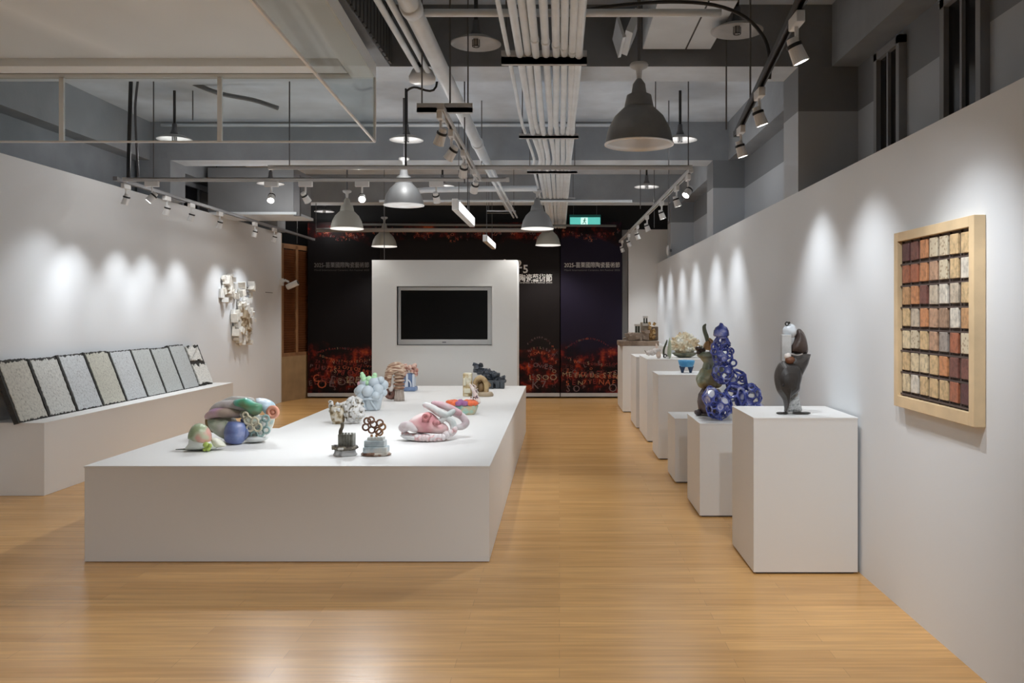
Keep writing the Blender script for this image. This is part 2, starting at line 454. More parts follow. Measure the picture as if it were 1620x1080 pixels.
# unseen lamps added nearer than the frame as fill for the front
g = 'added fill spotlights nearer than the view'
for i, y in enumerate((.3, 1.5, 2.5)):
    spotlight((trk1(y), y, ZT), (XR, y+.1, 1.1) if i < 2 else (1.4, 5.0, .45), NEAR_FILL_W*(.5, .7, 2.0)[i], f'{ORD[i]} added fill spotlight of the black track, outside the view', g, box_adapter=False)
track((-3.95, .5), (-3.95, 5.55), 'added lighting track near the slab wall, outside the view')
for i, y in enumerate((1.2, 2.7, 4.0, 5.3)):
    spotlight((-3.95, y, ZT), (XL, y+.3, 1.0), NEAR_FILL_W*.62, f'{ORD[i]} added fill spotlight outside the view beside the slab wall', g, box_adapter=False)
track((-2.6, 1.9), (.3, 1.9), 'added lighting track across the room, outside the view', z=2.6)
for i, (x, tx, ty) in enumerate(((-2.4, -3.0, 3.6), (-1.2, -1.0, 3.4), (0.0, .4, 4.2))):
    spotlight((x, 1.9, 2.6), (tx, ty, 0), TABLE_W*.95, f'{ORD[i]} added fill spotlight outside the view that lights the floor', g, angle=80)

# ------------------------------------------------------------------ plinths
tb = thing('display_plinth', 'large low white L-shaped table plinth holding small ceramic sculptures', 'display plinth', (0, 0, 0))
TZ = .58
pts = [(-2.86, 5.14), (-.4226, 5.14), (-.4226, 10.78), (-2.24, 10.78), (-2.24, 6.82), (-2.86, 6.82)]
obj('plinth_body', prism(B(), pts, .004, TZ-.012), PLINTH, tb)
pts2 = [(x+(-.004 if x < -1 else .004), y+(-.004 if y < 5.5 else .004)) for x, y in pts]
obj('plinth_top', prism(B(), pts2, TZ-.012, TZ), PLINTH, tb, bevel=.002)
lg = thing('wall_ledge', 'long white box ledge along the wall carrying nine leaning slabs', 'ledge', (0, 0, 0))
obj('ledge_body', box(B(), XL+.001, -4.226, 7.0, 11.05, .002, .588), PLINTH, lg)
obj('ledge_top', box(B(), XL+.001, -4.224, 6.998, 11.052, .588, .6), PLINTH, lg)
peds = [(1.114, 4.90, .602, .61, .90, 'wide white pedestal nearest the framed tiles, under the dark folded sculpture'),
        (1.03, 6.27, .60, .61, .69, 'white pedestal under the gourd sculpture and the blue lattice sculpture'),
        (1.018, 7.53, .60, .50, .57, 'lowest white pedestal, empty, behind the blue lattice sculpture'),
        (1.01, 8.73, .60, .54, .87, 'white pedestal carrying the small blue footed bowl'),
        (1.02, 9.93, .68, .98, .963, 'long white pedestal carrying the cream coral sculpture'),
        (.995, 11.1, .66, .80, .93, 'white pedestal mostly hidden between the coral and the temple pedestals'),
        (.955, 12.9, .70, 1.1, 1.0, 'tall white pedestal at the far end under the brown temple model')]
for x, y, wx, dy, h, lab in peds:
    p = thing('pedestal', lab, 'pedestal', (x, y, 0), 0, 'white pedestals along the wall')
    obj('pedestal_body', box(B(), .002, wx-.002, .002, dy-.002, .012, h-.01), PLINTH, p)
    obj('pedestal_top', box(B(), 0, wx, 0, dy, h-.01, h), PLINTH, p, bevel=.0015)
    obj('shadow_gap_base', box(B(), .02, wx-.02, .02, dy-.02, 0, .012), DARKM, p)

# ------------------------------------------------------------------ television wall
tw = thing('television_wall', 'free-standing white wall with a recess for the television', 'partition', (-1.494, 11.1, 0))
HW, TH, TD = .945, 2.19, .5
x0, x1 = at(628, 0, 11.1)[0]+1.494, at(778, 0, 11.1)[0]+1.494
z1, z0 = at(0, 453, 11.1)[2], at(0, 546, 11.1)[2]
bm = B()
box(bm, -HW, x0, 0, TD, 0, TH); box(bm, x1, HW, 0, TD, 0, TH); box(bm, x0, x1, 0, TD, 0, z0); box(bm, x0, x1, 0, TD, z1, TH)
box(bm, x0, x1, .12, TD, z0, z1)
obj('wall_board', bm, mat('tv_wall_paint', (.72, .72, .70), .65), tw)
bm = B(); e = .012
box(bm, x0-e, x0, -.008, .1, z0-e, z1+e); box(bm, x1, x1+e, -.008, .1, z0-e, z1+e); box(bm, x0, x1, -.008, .1, z0-e, z0); box(bm, x0, x1, -.008, .1, z1, z1+e)
obj('recess_lining', bm, mat('recess_lining', (.62, .61, .58), .5), tw)
tv = thing('television', 'flat black television in a silver frame set into the white wall', 'television', (-1.494, 11.14, 0))
a0, a1 = at(633, 0, 11.1)[0]+1.494, at(771, 0, 11.1)[0]+1.494
b1, b0 = at(0, 459, 11.1)[2], at(0, 537, 11.1)[2]
bm = B(); box(bm, x0+.004, a0, 0, .07, z0+.004, z1-.004); box(bm, a1, x1-.004, 0, .07, z0+.004, z1-.004); box(bm, a0, a1, 0, .07, z0+.004, b0); box(bm, a0, a1, 0, .07, b1, z1-.004)
obj('bezel', bm, SILVER, tv, bevel=.003)
obj('screen', box(B(), a0, a1, .012, .07, b0, b1), SCREEN, tv)
obj('badge', cbox(B(), ((a0+a1)/2, -.002, b0-.035), (.05, .004, .012)), DARKM, tv)

# ------------------------------------------------------------------ banners on the far wall
WHT = mat('printed_white', (.62, .58, .54), .6); WHT2 = mat('printed_grey', (.20, .19, .185), .6); WHT3 = mat('printed_bright', (.80, .78, .74), .6)
def banner_mat(name, tint, glow):
    """dark print with a red and orange glow painted in bands near foot and head"""
    m = bpy.data.materials.new(name); m.use_nodes = True
    n = m.node_tree.nodes; L = m.node_tree.links; b = n['Principled BSDF']; b.inputs['Roughness'].default_value = .6
    b.inputs['Specular IOR Level'].default_value = .2
    tc = n.new('ShaderNodeTexCoord'); sp = n.new('ShaderNodeSeparateXYZ'); L.new(tc.outputs['Object'], sp.inputs[0])
    t = n.new('ShaderNodeTexNoise'); t.inputs['Scale'].default_value = 3.2; t.inputs['Detail'].default_value = 6
    t.inputs['Roughness'].default_value = .65; L.new(tc.outputs['Object'], t.inputs['Vector'])
    def cramp(src, stops):
        c = n.new('ShaderNodeValToRGB'); e = c.color_ramp.elements
        e[0].position, e[0].color = stops[0][0], (*stops[0][1], 1); e[1].position, e[1].color = stops[-1][0], (*stops[-1][1], 1)
        for p, q in stops[1:-1]:
            k = e.new(p); k.color = (*q, 1)
        L.new(src, c.inputs[0]); return c.outputs[0]
    tw_ = n.new('ShaderNodeTexNoise'); tw_.inputs['Scale'].default_value = 1.7; L.new(tc.outputs['Object'], tw_.inputs['Vector'])
    wv = n.new('ShaderNodeMath'); wv.operation = 'MULTIPLY_ADD'; wv.inputs[1].default_value = -.55; wv.inputs[2].default_value = .27; L.new(tw_.outputs['Fac'], wv.inputs[0])
    ad = n.new('ShaderNodeMath'); ad.operation = 'ADD'; L.new(sp.outputs['Z'], ad.inputs[0]); L.new(wv.outputs[0], ad.inputs[1])
    hz = n.new('ShaderNodeMath'); hz.operation = 'DIVIDE'; hz.inputs[1].default_value = 3.1; L.new(ad.outputs[0], hz.inputs[0])
    msk = cramp(hz.outputs[0], [(0, (.35,)*3), (.05, (.9,)*3), (.17, (1,)*3), (.275, (.55,)*3), (.31, (0,)*3), (.895, (0,)*3), (.925, (.9,)*3), (.965, (1,)*3), (1, (.2,)*3)])
    colr = cramp(t.outputs['Fac'], [(.42, (.004, .002, .003)), (.52, (.03, .003, .003)), (.58, (.20, .014, .007)), (.67, (.55, .09, .02)), (.80, (.7, .3, .15))])
    mx = n.new('ShaderNodeMix'); mx.data_type = 'RGBA'; L.new(msk, mx.inputs['Factor']); mx.inputs['A'].default_value = (*tint, 1); L.new(colr, mx.inputs['B'])
    L.new(mx.outputs['Result'], b.inputs['Base Color']); return m
LET = [mat('print_red', (.22, .02, .015), .6), mat('print_orange', (.50, .11, .04), .6), mat('print_buff', (.36, .26, .15), .6), mat('print_mauve', (.17, .10, .10), .6), mat('print_dim', (.07, .010, .010), .6)]
GLY = {}
def glyph(ch):
    if ch not in GLY:
        o = text('glyph', ch, 1, (0, 0, 0), LET[0], None, .004); GLY[ch] = o.data; bpy.data.objects.remove(o)
    return GLY[ch]
def letters(parent, x0, x1, seed, z_hi):
    """printed scatter of tumbling letters in swooping rows; one layer of print per ink"""
    R = random.Random(seed); AB = 'SOLERNTUAVPZMCKEW2875SEO'; W_ = x1-x0
    def put(ch, x, z, size, tilt, ink):
        if x < x0+size*.1 or x > x1-size*.75 or z < .10: return
        bm = parent; n0, f0 = len(bm.verts), len(bm.faces); bm.from_mesh(glyph(ch)); bm.verts.ensure_lookup_table()
        M = Matrix.Translation((x, -.003-.0006*ink, z)) @ Matrix.Rotation(tilt, 4, 'Y') @ Matrix.Rotation(PI/2, 4, 'X') @ Matrix.Diagonal((size, size*R.uniform(.7, 1.1), size*.5, 1))
        for v in bm.verts[n0:]: v.co = M @ v.co
        bm.faces.ensure_lookup_table()
        for f in bm.faces[f0:]: f.material_index = ink+1
    for row in range(9):
        z0 = .13+row*.085; size = (.22, .15, .19, .12, .10, .12, .08, .07, .05)[row]*R.uniform(.85, 1.1)
        bend = R.uniform(-.12, .30); x = x0+R.uniform(.02, .2); ink = R.choice((0, 1, 1, 2, 3, 4, 0)) if row else 3
        while x < x1:
            u = (x-x0)/W_; z = z0+bend*math.sin(u*PI)*(.5+row*.07)-.12*u*(row > 3)
            put(R.choice(AB), x, z, size*R.uniform(.85, 1.1), bend*math.cos(u*PI)*-.5+R.uniform(-.12, .12), ink if R.random() < .7 else R.randrange(5))
            x += size*R.uniform(.62, .95)
    for k in range(int(26*W_/1.1)):
        size = R.uniform(.05, .10); u = R.random()
        put(R.choice(AB), x0+u*W_, .14+R.random()**1.3*.6, size, R.uniform(-.6, .6), R.choice((0, 1, 4, 3)))
    for k in range(int(34*W_/1.1)):
        u = R.random(); put(R.choice(AB), x0+u*W_, z_hi-.10+R.uniform(-.07, .05)+.06*math.cos(u*PI*2), R.uniform(.04, .09), R.uniform(-.5, .5), R.choice((0, 1, 1, 4, 3)))
bh = 3.10
TITLE = '2025-\u82d7\u6817\u570b\u969b\u9676\u74f7\u85dd\u8853\u7bc0'
SUB = 'Miaoli International Ceramics Art Festival 2025'
def banner(px0, px1, tint, lab, seed, parts_=None, Y=15.05):
    X0, X1 = at(px0, 0, Y)[0], at(px1, 0, Y)[0]; cx = (X0+X1)/2; h = (X1-X0)/2
    t = thing('banner', lab, 'banner', (cx, Y, 0), 0, 'dark festival banners on the far wall')
    sheet = box(B(), -h, h, 0, .02, .09, bh)
    for a_, b_, sd in (parts_ or [(-h, h, seed)]): letters(sheet, a_, b_, sd, 2.98)
    obj('print_sheet', sheet, [banner_mat('banner_print', tint, 1)]+LET, t)
    obj('foot_rail', box(B(), -h, h, -.02, .03, .03, .09), METAL_G, t)
    return t, -h, h
def fit(o, width):
    bpy.context.view_layer.update(); k = width/max(o.dimensions.x/ o.scale.x, 1e-3); o.scale.x = k
t, a, b_ = banner(487, 600, (.004, .003, .004), 'dark banner with a small festival title between the wooden door and television wall', 5)
fit(text('title_lettering', TITLE, .105, (a+.11, -.006, at(0, 422.5, 15.05)[2]), WHT2, t), 87*15.05/F)
fit(text('subtitle_lettering', SUB, .045, (a+.11, -.006, at(0, 428.5, 15.05)[2]), mat('printed_faint', (.07, .065, .06), .6), t), 87*15.05/F)
t, a, b_ = banner(601, 885.5, (.010, .007, .007), 'wide dark festival banner behind the television wall, with a large title', 9, [(-1.58, .9, 12), (.9, 1.58, 11)])
fit(text('title_lettering', TITLE[5:], .145, (at(779, 0, 15.05)[0]-t.location.x, -.006, at(0, 446, 15.05)[2]+.02), WHT3, t, bold=.0018), 94*15.05/F)
fit(text('subtitle_lettering', SUB, .04, (at(779, 0, 15.05)[0]-t.location.x, -.006, at(0, 448, 15.05)[2]), WHT, t), 94*15.05/F)
for ch, px, py, sz in (('2', 795, 423, .2), ('0', 805, 431, .2), ('2', 817, 424, .2), ('5', 827, 431.5, .2)):
    text('numeral', ch, sz, (at(px, 0, 15.05)[0]-t.location.x, -.006, at(0, py, 15.05)[2]), WHT3, t, bold=.004)
t, a, b_ = banner(887, 984, (.012, .008, .022), 'dark purple banner with a festival title beside the pedestals', 31)
fit(text('title_lettering', TITLE, .105, (a+.06, -.006, at(0, 422.5, 15.05)[2]), WHT3, t), 88*15.05/F)
fit(text('subtitle_lettering', SUB, .045, (a+.06, -.006, at(0, 428.5, 15.05)[2]), WHT2, t), 88*15.05/F)

# green exit sign
xs = thing('exit_sign', 'green illuminated exit sign hanging near the ceiling above the purple banner', 'exit sign', (at(922, 0, 14.7)[0]+.04, 14.7, at(0, 357, 14.7)[2]))
EXG = mat('exit_green', (.05, .40, .36), .4, emis=(.12, .55, .48), estr=.34)
obj('sign_housing', box(B(), -.27, .27, .0, .07, -.005, .19), mat('exit_dark', (.01, .22, .20), .5), xs)
obj('sign_face', box(B(), -.26, .26, -.006, 0, .0, .145), EXG, xs)
obj('pictogram_panel', box(B(), -.075, .045, -.010, -.006, .01, .14), mat('exit_white', (.8, .95, .9), .4, emis=(.6, 1, .9), estr=.35), xs)
bm = B(); blob(bm, (-.005, -.012, .115), (.012, .004, .012), 2); tube(bm, [(-.01, -.012, .10), (-.015, -.012, .07)], .011, 6); tube(bm, [(-.015, -.012, .07), (.01, -.012, .05), (.012, -.012, .025)], .006, 6)
tube(bm, [(-.015, -.012, .07), (-.03, -.012, .045), (-.05, -.012, .04)], .006, 6); tube(bm, [(-.01, -.012, .098), (.02, -.012, .085)], .005, 6); tube(bm, [(-.01, -.012, .098), (-.035, -.012, .085)], .005, 6)
obj('running_figure', bm, mat('exit_fig', (.01, .3, .25), .5), xs)
obj('hanger', tube(tube(B(), [(-.2, .03, .19), (-.2, .03, HS-xs.location.z)], .005, 6), [(.2, .03, .19), (.2, .03, HS-xs.location.z)], .005, 6), DARKM, xs)

# ------------------------------------------------------------------ suspended canopy with glass smoke curtain
cp = thing('ceiling_canopy', 'large suspended off-white ceiling panel with a pale border', 'ceiling panel', (0, 0, 3.09))
def xr(y): return -1.246+(5.8-y)*.042
ZC = 0
o0 = [(-5.0, -.5), (xr(-.5), -.5), (xr(5.8), 5.8), (-4.79, 5.8), (-4.79, 5.8), (-5.0, 5.8)]
o0 = [(-4.99, -.5), (xr(-.5), -.5), (xr(5.8), 5.8), (-4.99, 5.8)]
obj('recessed_board', prism(B(), [(-4.95, -.45), (xr(-.45)-.14, -.45), (xr(5.2)-.14, 5.62), (-4.95, 5.62)], .05, .10), PANELW, cp)
bm = B()
prism(bm, [(xr(-.5)-.16, -.5), (xr(-.5), -.5), (xr(5.8), 5.8), (xr(5.8)-.16, 5.8)], 0, .10)
obj('border', bm, PANELF, cp)
obj('border', box(B(), -4.99, xr(5.8)-.16, 5.50, 5.66, 0, .10), PANELF, cp)
obj('edge_strip', box(B(), -4.99, xr(5.8)-.16, 5.68, 5.8, -.0, .10), mat('canopy_edge', (.48, .47, .43), .6), cp)
HGLS = .43
gc = thing('smoke_curtain', 'clear glass smoke curtain hanging below the edge of the ceiling panel', 'smoke curtain', (0, 0, 3.085))
obj('glass_pane', box(B(), -4.66, xr(5.75), 5.745, 5.753, -HGLS, 0), GLASS, gc)
bm = B(); ya, yb = .2, 5.75
prism(bm, [(xr(ya)-.004, ya), (xr(ya)+.004, ya), (xr(yb)+.004, yb), (xr(yb)-.004, yb)], -HGLS, 0)
obj('glass_pane', bm, GLASS, gc)
CHN = mat('pale_channel', (.85, .87, .88), .4)
obj('bottom_channel', box(B(), -4.66, xr(5.75), 5.742, 5.756, -HGLS-.008, -HGLS+.004), CHN, gc)
obj('bottom_channel', prism(B(), [(xr(ya)-.006, ya), (xr(ya)+.006, ya), (xr(yb)+.006, yb), (xr(yb)-.006, yb)], -HGLS-.008, -HGLS+.004), mat('bright_channel', (.92, .92, .92), .4), gc)
for px in (98, 348):
    x = at(px, 0, 5.75)[0]; obj('post', box(B(), x-.015, x+.015, 5.74, 5.76, -HGLS, 0), CHN, gc)
x = xr(5.75); obj('post', box(B(), x-.008, x+.008, 5.742, 5.758, -HGLS, 0), CHN, gc)

# ------------------------------------------------------------------ ceiling services
def pipe(name, pts, r, m, lab, cat, group=None, coup=(), seg=12):
    t = thing(name, lab, cat, pts[0], 0, group); o = Vector(pts[0])
    P = [Vector(p)-o for p in pts]
    obj('pipe_run', tube(B(), P, r, seg, n=4), m, t, smooth=True)
    for q in coup:
        k = (q-P[0].y-o.y)/((P[-1].y-P[0].y) or 1); c = P[0].lerp(P[-1], k)
        obj('coupling', tube(B(), [c-Vector((0, .05, 0)), c+Vector((0, .05, 0))], r*1.18, seg), m, t, smooth=True)
    return t
pipe('drain_pipe', [(-.80, -1, 3.15), (-.80, 13.6, 3.15)], .052, CONDUIT, 'thick grey pipe running along the ceiling past the flat dish lamp', 'pipe', coup=(4.6, 8.3))
pipe('branch_pipe', [(-.75, 4.75, 3.17), (-.3, 4.75, 3.17), (.9, 4.75, 3.17)], .022, CONDUIT, 'thinner pipe crossing from the thick ceiling pipe under the dark beam', 'pipe')
for k, dx in enumerate((0, .065)):
    pipe('ceiling_conduit', [(-.99+dx, -1, 3.2), (-.99+dx, 5.2, 3.2), (-.985+dx, 6.05, 3.19)], .019, CONDUIT,
         ('thin conduit ending at the emergency lamp, farther from the thick pipe', 'thin conduit ending at the emergency lamp, nearer the thick pipe')[k], 'conduit', 'pair of thin conduits')
for k, dx in enumerate((0, .055)):
    pipe('ceiling_conduit', [(-.77+dx, 8.6, 3.0), (-.72+dx, 13.4, 3.0)], .014, CONDUIT,
         ('thin conduit beyond the middle track, closer to the slab wall', 'thin conduit beyond the middle track, closer to the aisle')[k], 'conduit', 'pair of far conduits')
xsb = [-.315, -.245, -.195, -.145, -.082, -.020, .030, .080, .120]
for i, x in enumerate(xsb):
    r = .014 if i == 0 else .0235; dz = [.0, .0, .012, -.006, .0, .0, .004, .0, -.004][i]
    wob = .012*math.sin(i*2.1)
    pts = [(x-.01, -1, 3.10+dz), (x, 5.3, 3.10+dz), (x+wob, 7.0, 3.09+dz), (x*.96, 7.6, 3.10+dz), (x*.86+.01+wob, 8.7, 3.08+dz), (x*.9, 9.5, 3.10+dz), (x*.84, 11.8, 3.10+dz), (x*.8, 14.4, 3.08+dz), (x*.8, 14.95, 3.0)]
    t = thing('ceiling_conduit', f'{ORD[i]} white conduit of the tight ceiling bundle, counted from the thick drain pipe', 'conduit', pts[0], 0, 'bundle of white conduits')
    P = [Vector(p)-Vector(pts[0]) for p in pts]
    obj('pipe_run', tube(B(), P, r, 10, n=5), CONDUIT, t, smooth=True)
    if i > 2:
        for yy in (4.8+.06*i,):
            c = Vector((x, yy, 3.10+dz))-Vector(pts[0]); obj('coupling', tube(B(), [c-Vector((0, .03, 0)), c+Vector((0, .03, 0))], r*1.15, 10), CONDUIT, t, smooth=True)
STRUTM = mat('strut_grey', (.55, .57, .60), .5)
def hanger(x0, x1, y, z, lab, th=.022):
    t = thing('strut_hanger', lab, 'pipe hanger', ((x0+x1)/2, y, z), 0, 'strut hangers under the ceiling'); h = (x1-x0)/2
    bm = B(); box(bm, -h, h, -.02, .02, -th, 0); box(bm, -h, h, -.02, -.015, -th, th*.9)
    obj('strut', bm, STRUTM, t)
    for s in (-1, 1): obj('threaded_rod', tube(B(), [(s*(h-.03), 0, 0), (s*(h-.03), 0, HS-z)], .005, 6), DARKM, t)
hanger(-.36, .17, 5.3, 3.085, 'dark strut hanger nearest the viewer under the white conduit bundle', .045)
hanger(-.36, .17, 7.6, 3.075, 'second dark strut hanger under the white conduit bundle')
hanger(-.36, .20, 9.5, 3.075, 'third dark strut hanger under the white conduit bundle')
hanger(-.34, .22, 11.8, 3.075, 'farthest dark strut hanger under the white conduit bundle')
hanger(at(660, 0, 5.35)[0], at(748, 0, 5.35)[0], 5.35, at(0, 171, 5.35)[2], 'dark strut hanger holding the middle lighting track', .03)
hanger(at(770, 0, 13)[0], at(816, 0, 13)[0], 13.0, at(0, 335, 13)[2], 'thin strut hanger at the far end of the thick pipe')
pipe('cross_pipe', [at(255, 198, 9.88), at(1040, 198, 9.88)], .018, CONDUIT, 'thin horizontal pipe on the upper edge of the second beam', 'pipe')
pipe('cross_pipe', [at(655, 303, 10.7), at(690, 300, 10.7), at(850, 298, 10.7)], .036, CONDUIT, 'thick short horizontal pipe behind the hanging white box', 'pipe')
pipe('cross_pipe', [at(600, 318, 11.6), at(1000, 318, 11.6)], .016, CONDUIT, 'thin horizontal pipe just below the third beam', 'pipe')
pipe('cross_pipe', [at(500, 364, 14.15), at(870, 364, 14.15)], .034, mat('warm_grey_pipe', (.36, .33, .31), .5), 'warm grey horizontal pipe in front of the banners', 'pipe')
pipe('cross_pipe', [at(560, 355, 14.4), at(975, 357, 14.4)], .02, mat('dull_pipe', (.2, .2, .19), .5), 'dull thin pipe behind the warm grey pipe', 'pipe')
# black hose bowed over the aisle
pipe('cable_hose', [at(916, 17, 5.12), at(985, 8, 5.12), at(1060, 3, 5.12), at(1130, 8, 5.12), at(1180, 28, 5.12), at(1210, 62, 5.12), at(1218, 98, 5.12), at(1217, 125, 5.14)], .011, BLACKM, 'black flexible hose bowed in an arc above the aisle', 'hose')
# vertical cables and rods
pipe('vertical_cable', [at(207, 128, 8.12), at(205, 200, 8.12), at(203, 283, 8.12)], .018, BLACKM, 'straight black cable dropping to the slab wall', 'cable')
pipe('vertical_cable', [at(218, 128, 8.12), at(214, 170, 8.12), at(216, 230, 8.12), at(219, 283, 8.12)], .011, mat('grey_cable', (.10, .10, .11), .5), 'wavy grey cable dropping beside the straight black one', 'cable')
pipe('cable_tray', [at(292, 126, 8.4), at(345, 147, 8.4), at(400, 158, 8.4), at(440, 171, 8.4)], .022, mat('tray_grey', (.16, .165, .17), .5), 'drooping grey cable sleeve under the slab behind the glass', 'cable')
rods = [(458, 118, 190, 8.0), (305, 124, 190, 8.6), (735, 118, 290, 7.0), (762, 130, 265, 9.0), (712, 0, 169, 5.35), (740, 105, 330, 7.95),
        (1037, 130, 200, 8.0), (1058, 135, 250, 9.0), (1089, 130, 275, 7.6), (1187, 0, 165, 5.2), (1149, 70, 205, 6.1), (925, 8, 48, 5.0),
        (1013, 252, 330, 10.5), (1035, 255, 360, 11.5), (1058, 255, 350, 9.5), (458, 190, 262, 8.0), (608, 355, 410, 13.0), (470, 355, 385, 13.9), (500, 330, 372, 13.9), (243, 262, 290, 8.0)]
RODL = ['seen through both glass panes of the smoke curtain', 'behind the drooping cable sleeve near the slab wall', 'passing the middle track beside the thick pipe, thickest of its cluster', 'with a clamp at its top, just beyond the middle track',
        'reaching the near end of the middle lighting track', 'reaching the far end of the middle lighting track', 'just beyond the rim of the big bell lamp', 'between the big bell lamp and the half hidden dish lamp',
        'holding the near end of the track above the pedestals', 'holding the black track under the hose', 'at the far end of the black track beside the column', 'short, beside the white conduit bundle under the dark beam',
        'under the second beam, nearest the conduit bundle', 'under the second beam, middle of three', 'under the second beam, farthest from the conduit bundle', 'over the crosswise track with the tilted spotlight',
        'dropping behind the small bell lamp to the television wall', 'in the dark above the wooden door', 'beside the farthest dish lamp in the dark', 'above the slab wall by the column']
for px, ya, yb, Y in rods:
    a = Vector(at(px, ya, Y)); b_ = Vector(at(px, yb, Y)); a.z = min(HS, max(a.z, HS if not (6.2 <= Y <= 6.6) else HB))
    o = obj('threaded_rod', tube(B(), [(0, 0, 0), a-b_], .006, 6), DARKM, None, loc=b_)
    tag(o, 'thin dark hanging rod '+RODL[rods.index((px, ya, yb, Y))], 'hanging rod', 'threaded rods hanging from the ceiling')

# flat dish lamps
DISHW = mat('dish_enamel', (.42, .42, .42), .4)
def dish(px, py, Y, lab, R=.17, pw=1):
    x, y, z = at(px, py, Y)
    t = thing('dish_lamp', lab, 'ceiling lamp', (x, y, z), 0, 'flat white dish lamps under the ceiling')
    obj('lamp_shade', lathe(B(), [(.03, .050), (R*.6, .040), (R, .006), (R, 0), (R*.6, .028), (.04, .034), (0, .034)], 32), DISHW, t, smooth=True)
    obj('lamp_neck', lathe(B(), [(.0, .16), (.022, .16), (.026, .10), (.035, .08), (.045, .048), (0, .048)], 16), DARKM, t, smooth=True)
    obj('stem', tube(B(), [(0, 0, .15), (0, 0, HS-z)], .014, 8), BLACKM, t)
    cg = obj('bulb_cage', lathe(B(), [(0, -.01), (.018, -.01), (.018, .034), (0, .034)], 10), mat('bulb_glass', (.35, .35, .35), .2), t)
    bm = B()
    for k in range(6):
        a = k*PI/3; tube(bm, [(.024*math.cos(a), .024*math.sin(a), .032), (.024*math.cos(a), .024*math.sin(a), -.015)], .0025, 5)
    ring(bm, (0, 0, -.015), .024, .003, 'Z', 12, 5)
    obj('cage_wire', bm, BLACKM, cg)
    if not pw: return
    ld = bpy.data.lights.new('dish_fill', 'POINT'); ld.energy = DISH_FILL_W*pw; ld.color = (1, .98, .95); ld.shadow_soft_size = .08  # fill light added below a dish lamp that is itself unlit
    lo = bpy.data.objects.new('dish_fill', ld); COL.objects.link(lo); lo.parent = t; lo.location = (0, 0, -.2)
dish(753, 70, 5.75, 'flat dish lamp beside the thick ceiling pipe, nearest on that side', pw=0)
dish(1166, 50, 5.6, 'flat dish lamp under the black hose, partly before the white duct', pw=0)
dish(643, 222, 8.6, 'flat dish lamp between the glass curtain corner and the middle track')
dish(276, 221, 8.6, 'flat dish lamp seen through the glass curtain near the slab wall')
dish(1076, 222, 8.6, 'flat dish lamp half hidden behind the big aluminium bell lamp')
dish(1023, 296, 11.8, 'flat dish lamp beyond the big bell lamp, near the pedestal track')
dish(428, 291, 10.95, 'flat dish lamp above the tilted spotlight, near the slab wall')
dish(700, 295, 11.8, 'flat dish lamp behind the spotlights at the middle track end')
dish(513, 335, 14.7, 'farthest flat dish lamp, in the dark beyond the third beam')

# bell pendants
def bell(px, py, Y, lab, mo, mi_, R=.207, rodtop=HS, pw=0):
    x, y, z = at(px, py, Y)
    t = thing('bell_pendant', lab, 'pendant lamp', (x, y, z), 0, 'bell-shaped pendant lamps')
    prof = [(R, 0), (R*.985, .03), (R*.90, .10), (R*.72, .17), (R*.50, .215), (R*.40, .235)]
    inner = [(r-.006, h-.004) for r, h in prof][::-1]
    obj('lamp_shade', lathe(B(), prof+[(0, .235)], 40), mo, t, smooth=True)
    obj('reflector', lathe(B(), [(0, .225)]+inner+[(R-.002, -.002), (R+.004, -.002), (R+.004, .006)], 40), mi_, t, smooth=True)
    obj('ballast_housing', lathe(B(), [(R*.41, .222), (R*.43, .235), (R*.36, .30), (R*.22, .315), (R*.18, .37), (R*.08, .40), (0, .40)], 24), mo, t, smooth=True)
    obj('canopy_disc', lathe(B(), [(0, .50), (.05, .497), (.058, .485), (.050, .470), (.02, .455), (.015, .40), (0, .40)], 20), METAL_G, t, smooth=True)
    obj('suspension_rod', tube(B(), [(0, 0, .49), (0, 0, rodtop-z)], .011, 8), DARKM, t)
    if pw:
        ld = bpy.data.lights.new('bell_light', 'SPOT'); ld.energy = BELL_W*pw; ld.color = (1, .98, .95); ld.shadow_soft_size = .05; ld.spot_size = math.radians(130); ld.spot_blend = .6
        lo = bpy.data.objects.new('bell_light', ld); COL.objects.link(lo); lo.parent = t; lo.location = (0, 0, .02)
    ca = obj('lamp_bulb', lathe(B(), [(0, .03), (.03, .05), (.045, .09), (.03, .15), (.02, .22), (0, .22)], 16), mat('frosted_bulb', (.6, .6, .6), .3), t, smooth=True)
REFW = mat('white_reflector', (.85, .85, .84), .3, emis=(1, .98, .93), estr=.25)
bell(1011, 229, 5.2, 'large aluminium bell lamp hanging nearest, above the aisle', CHROME_D, CHROME)
bell(639, 325, 8.9, 'grey bell lamp hanging over the middle of the table', mat('bell_grey', (.30, .31, .32), .45, .2), mat('bell_inner', (.8, .8, .8), .25, .3, emis=(1, 1, 1), estr=.12), pw=.35)
bell(549, 362, 11.0, 'beige bell lamp below the glaring spotlight of the crosswise track', GREIGE, REFW, pw=.55)
bell(850, 362, 11.0, 'grey bell lamp beside the far end of the white conduits', mat('bell_grey_far', (.25, .26, .27), .5), REFW, pw=1)
bell(608, 390, 14.3, 'small-looking bell lamp in front of the banner above the television wall corner', GREIGE, REFW, pw=1)
bell(867, 388, 14.3, 'farthest bell lamp, below the exit sign beside the wide banner', GREIGE, REFW, pw=1)

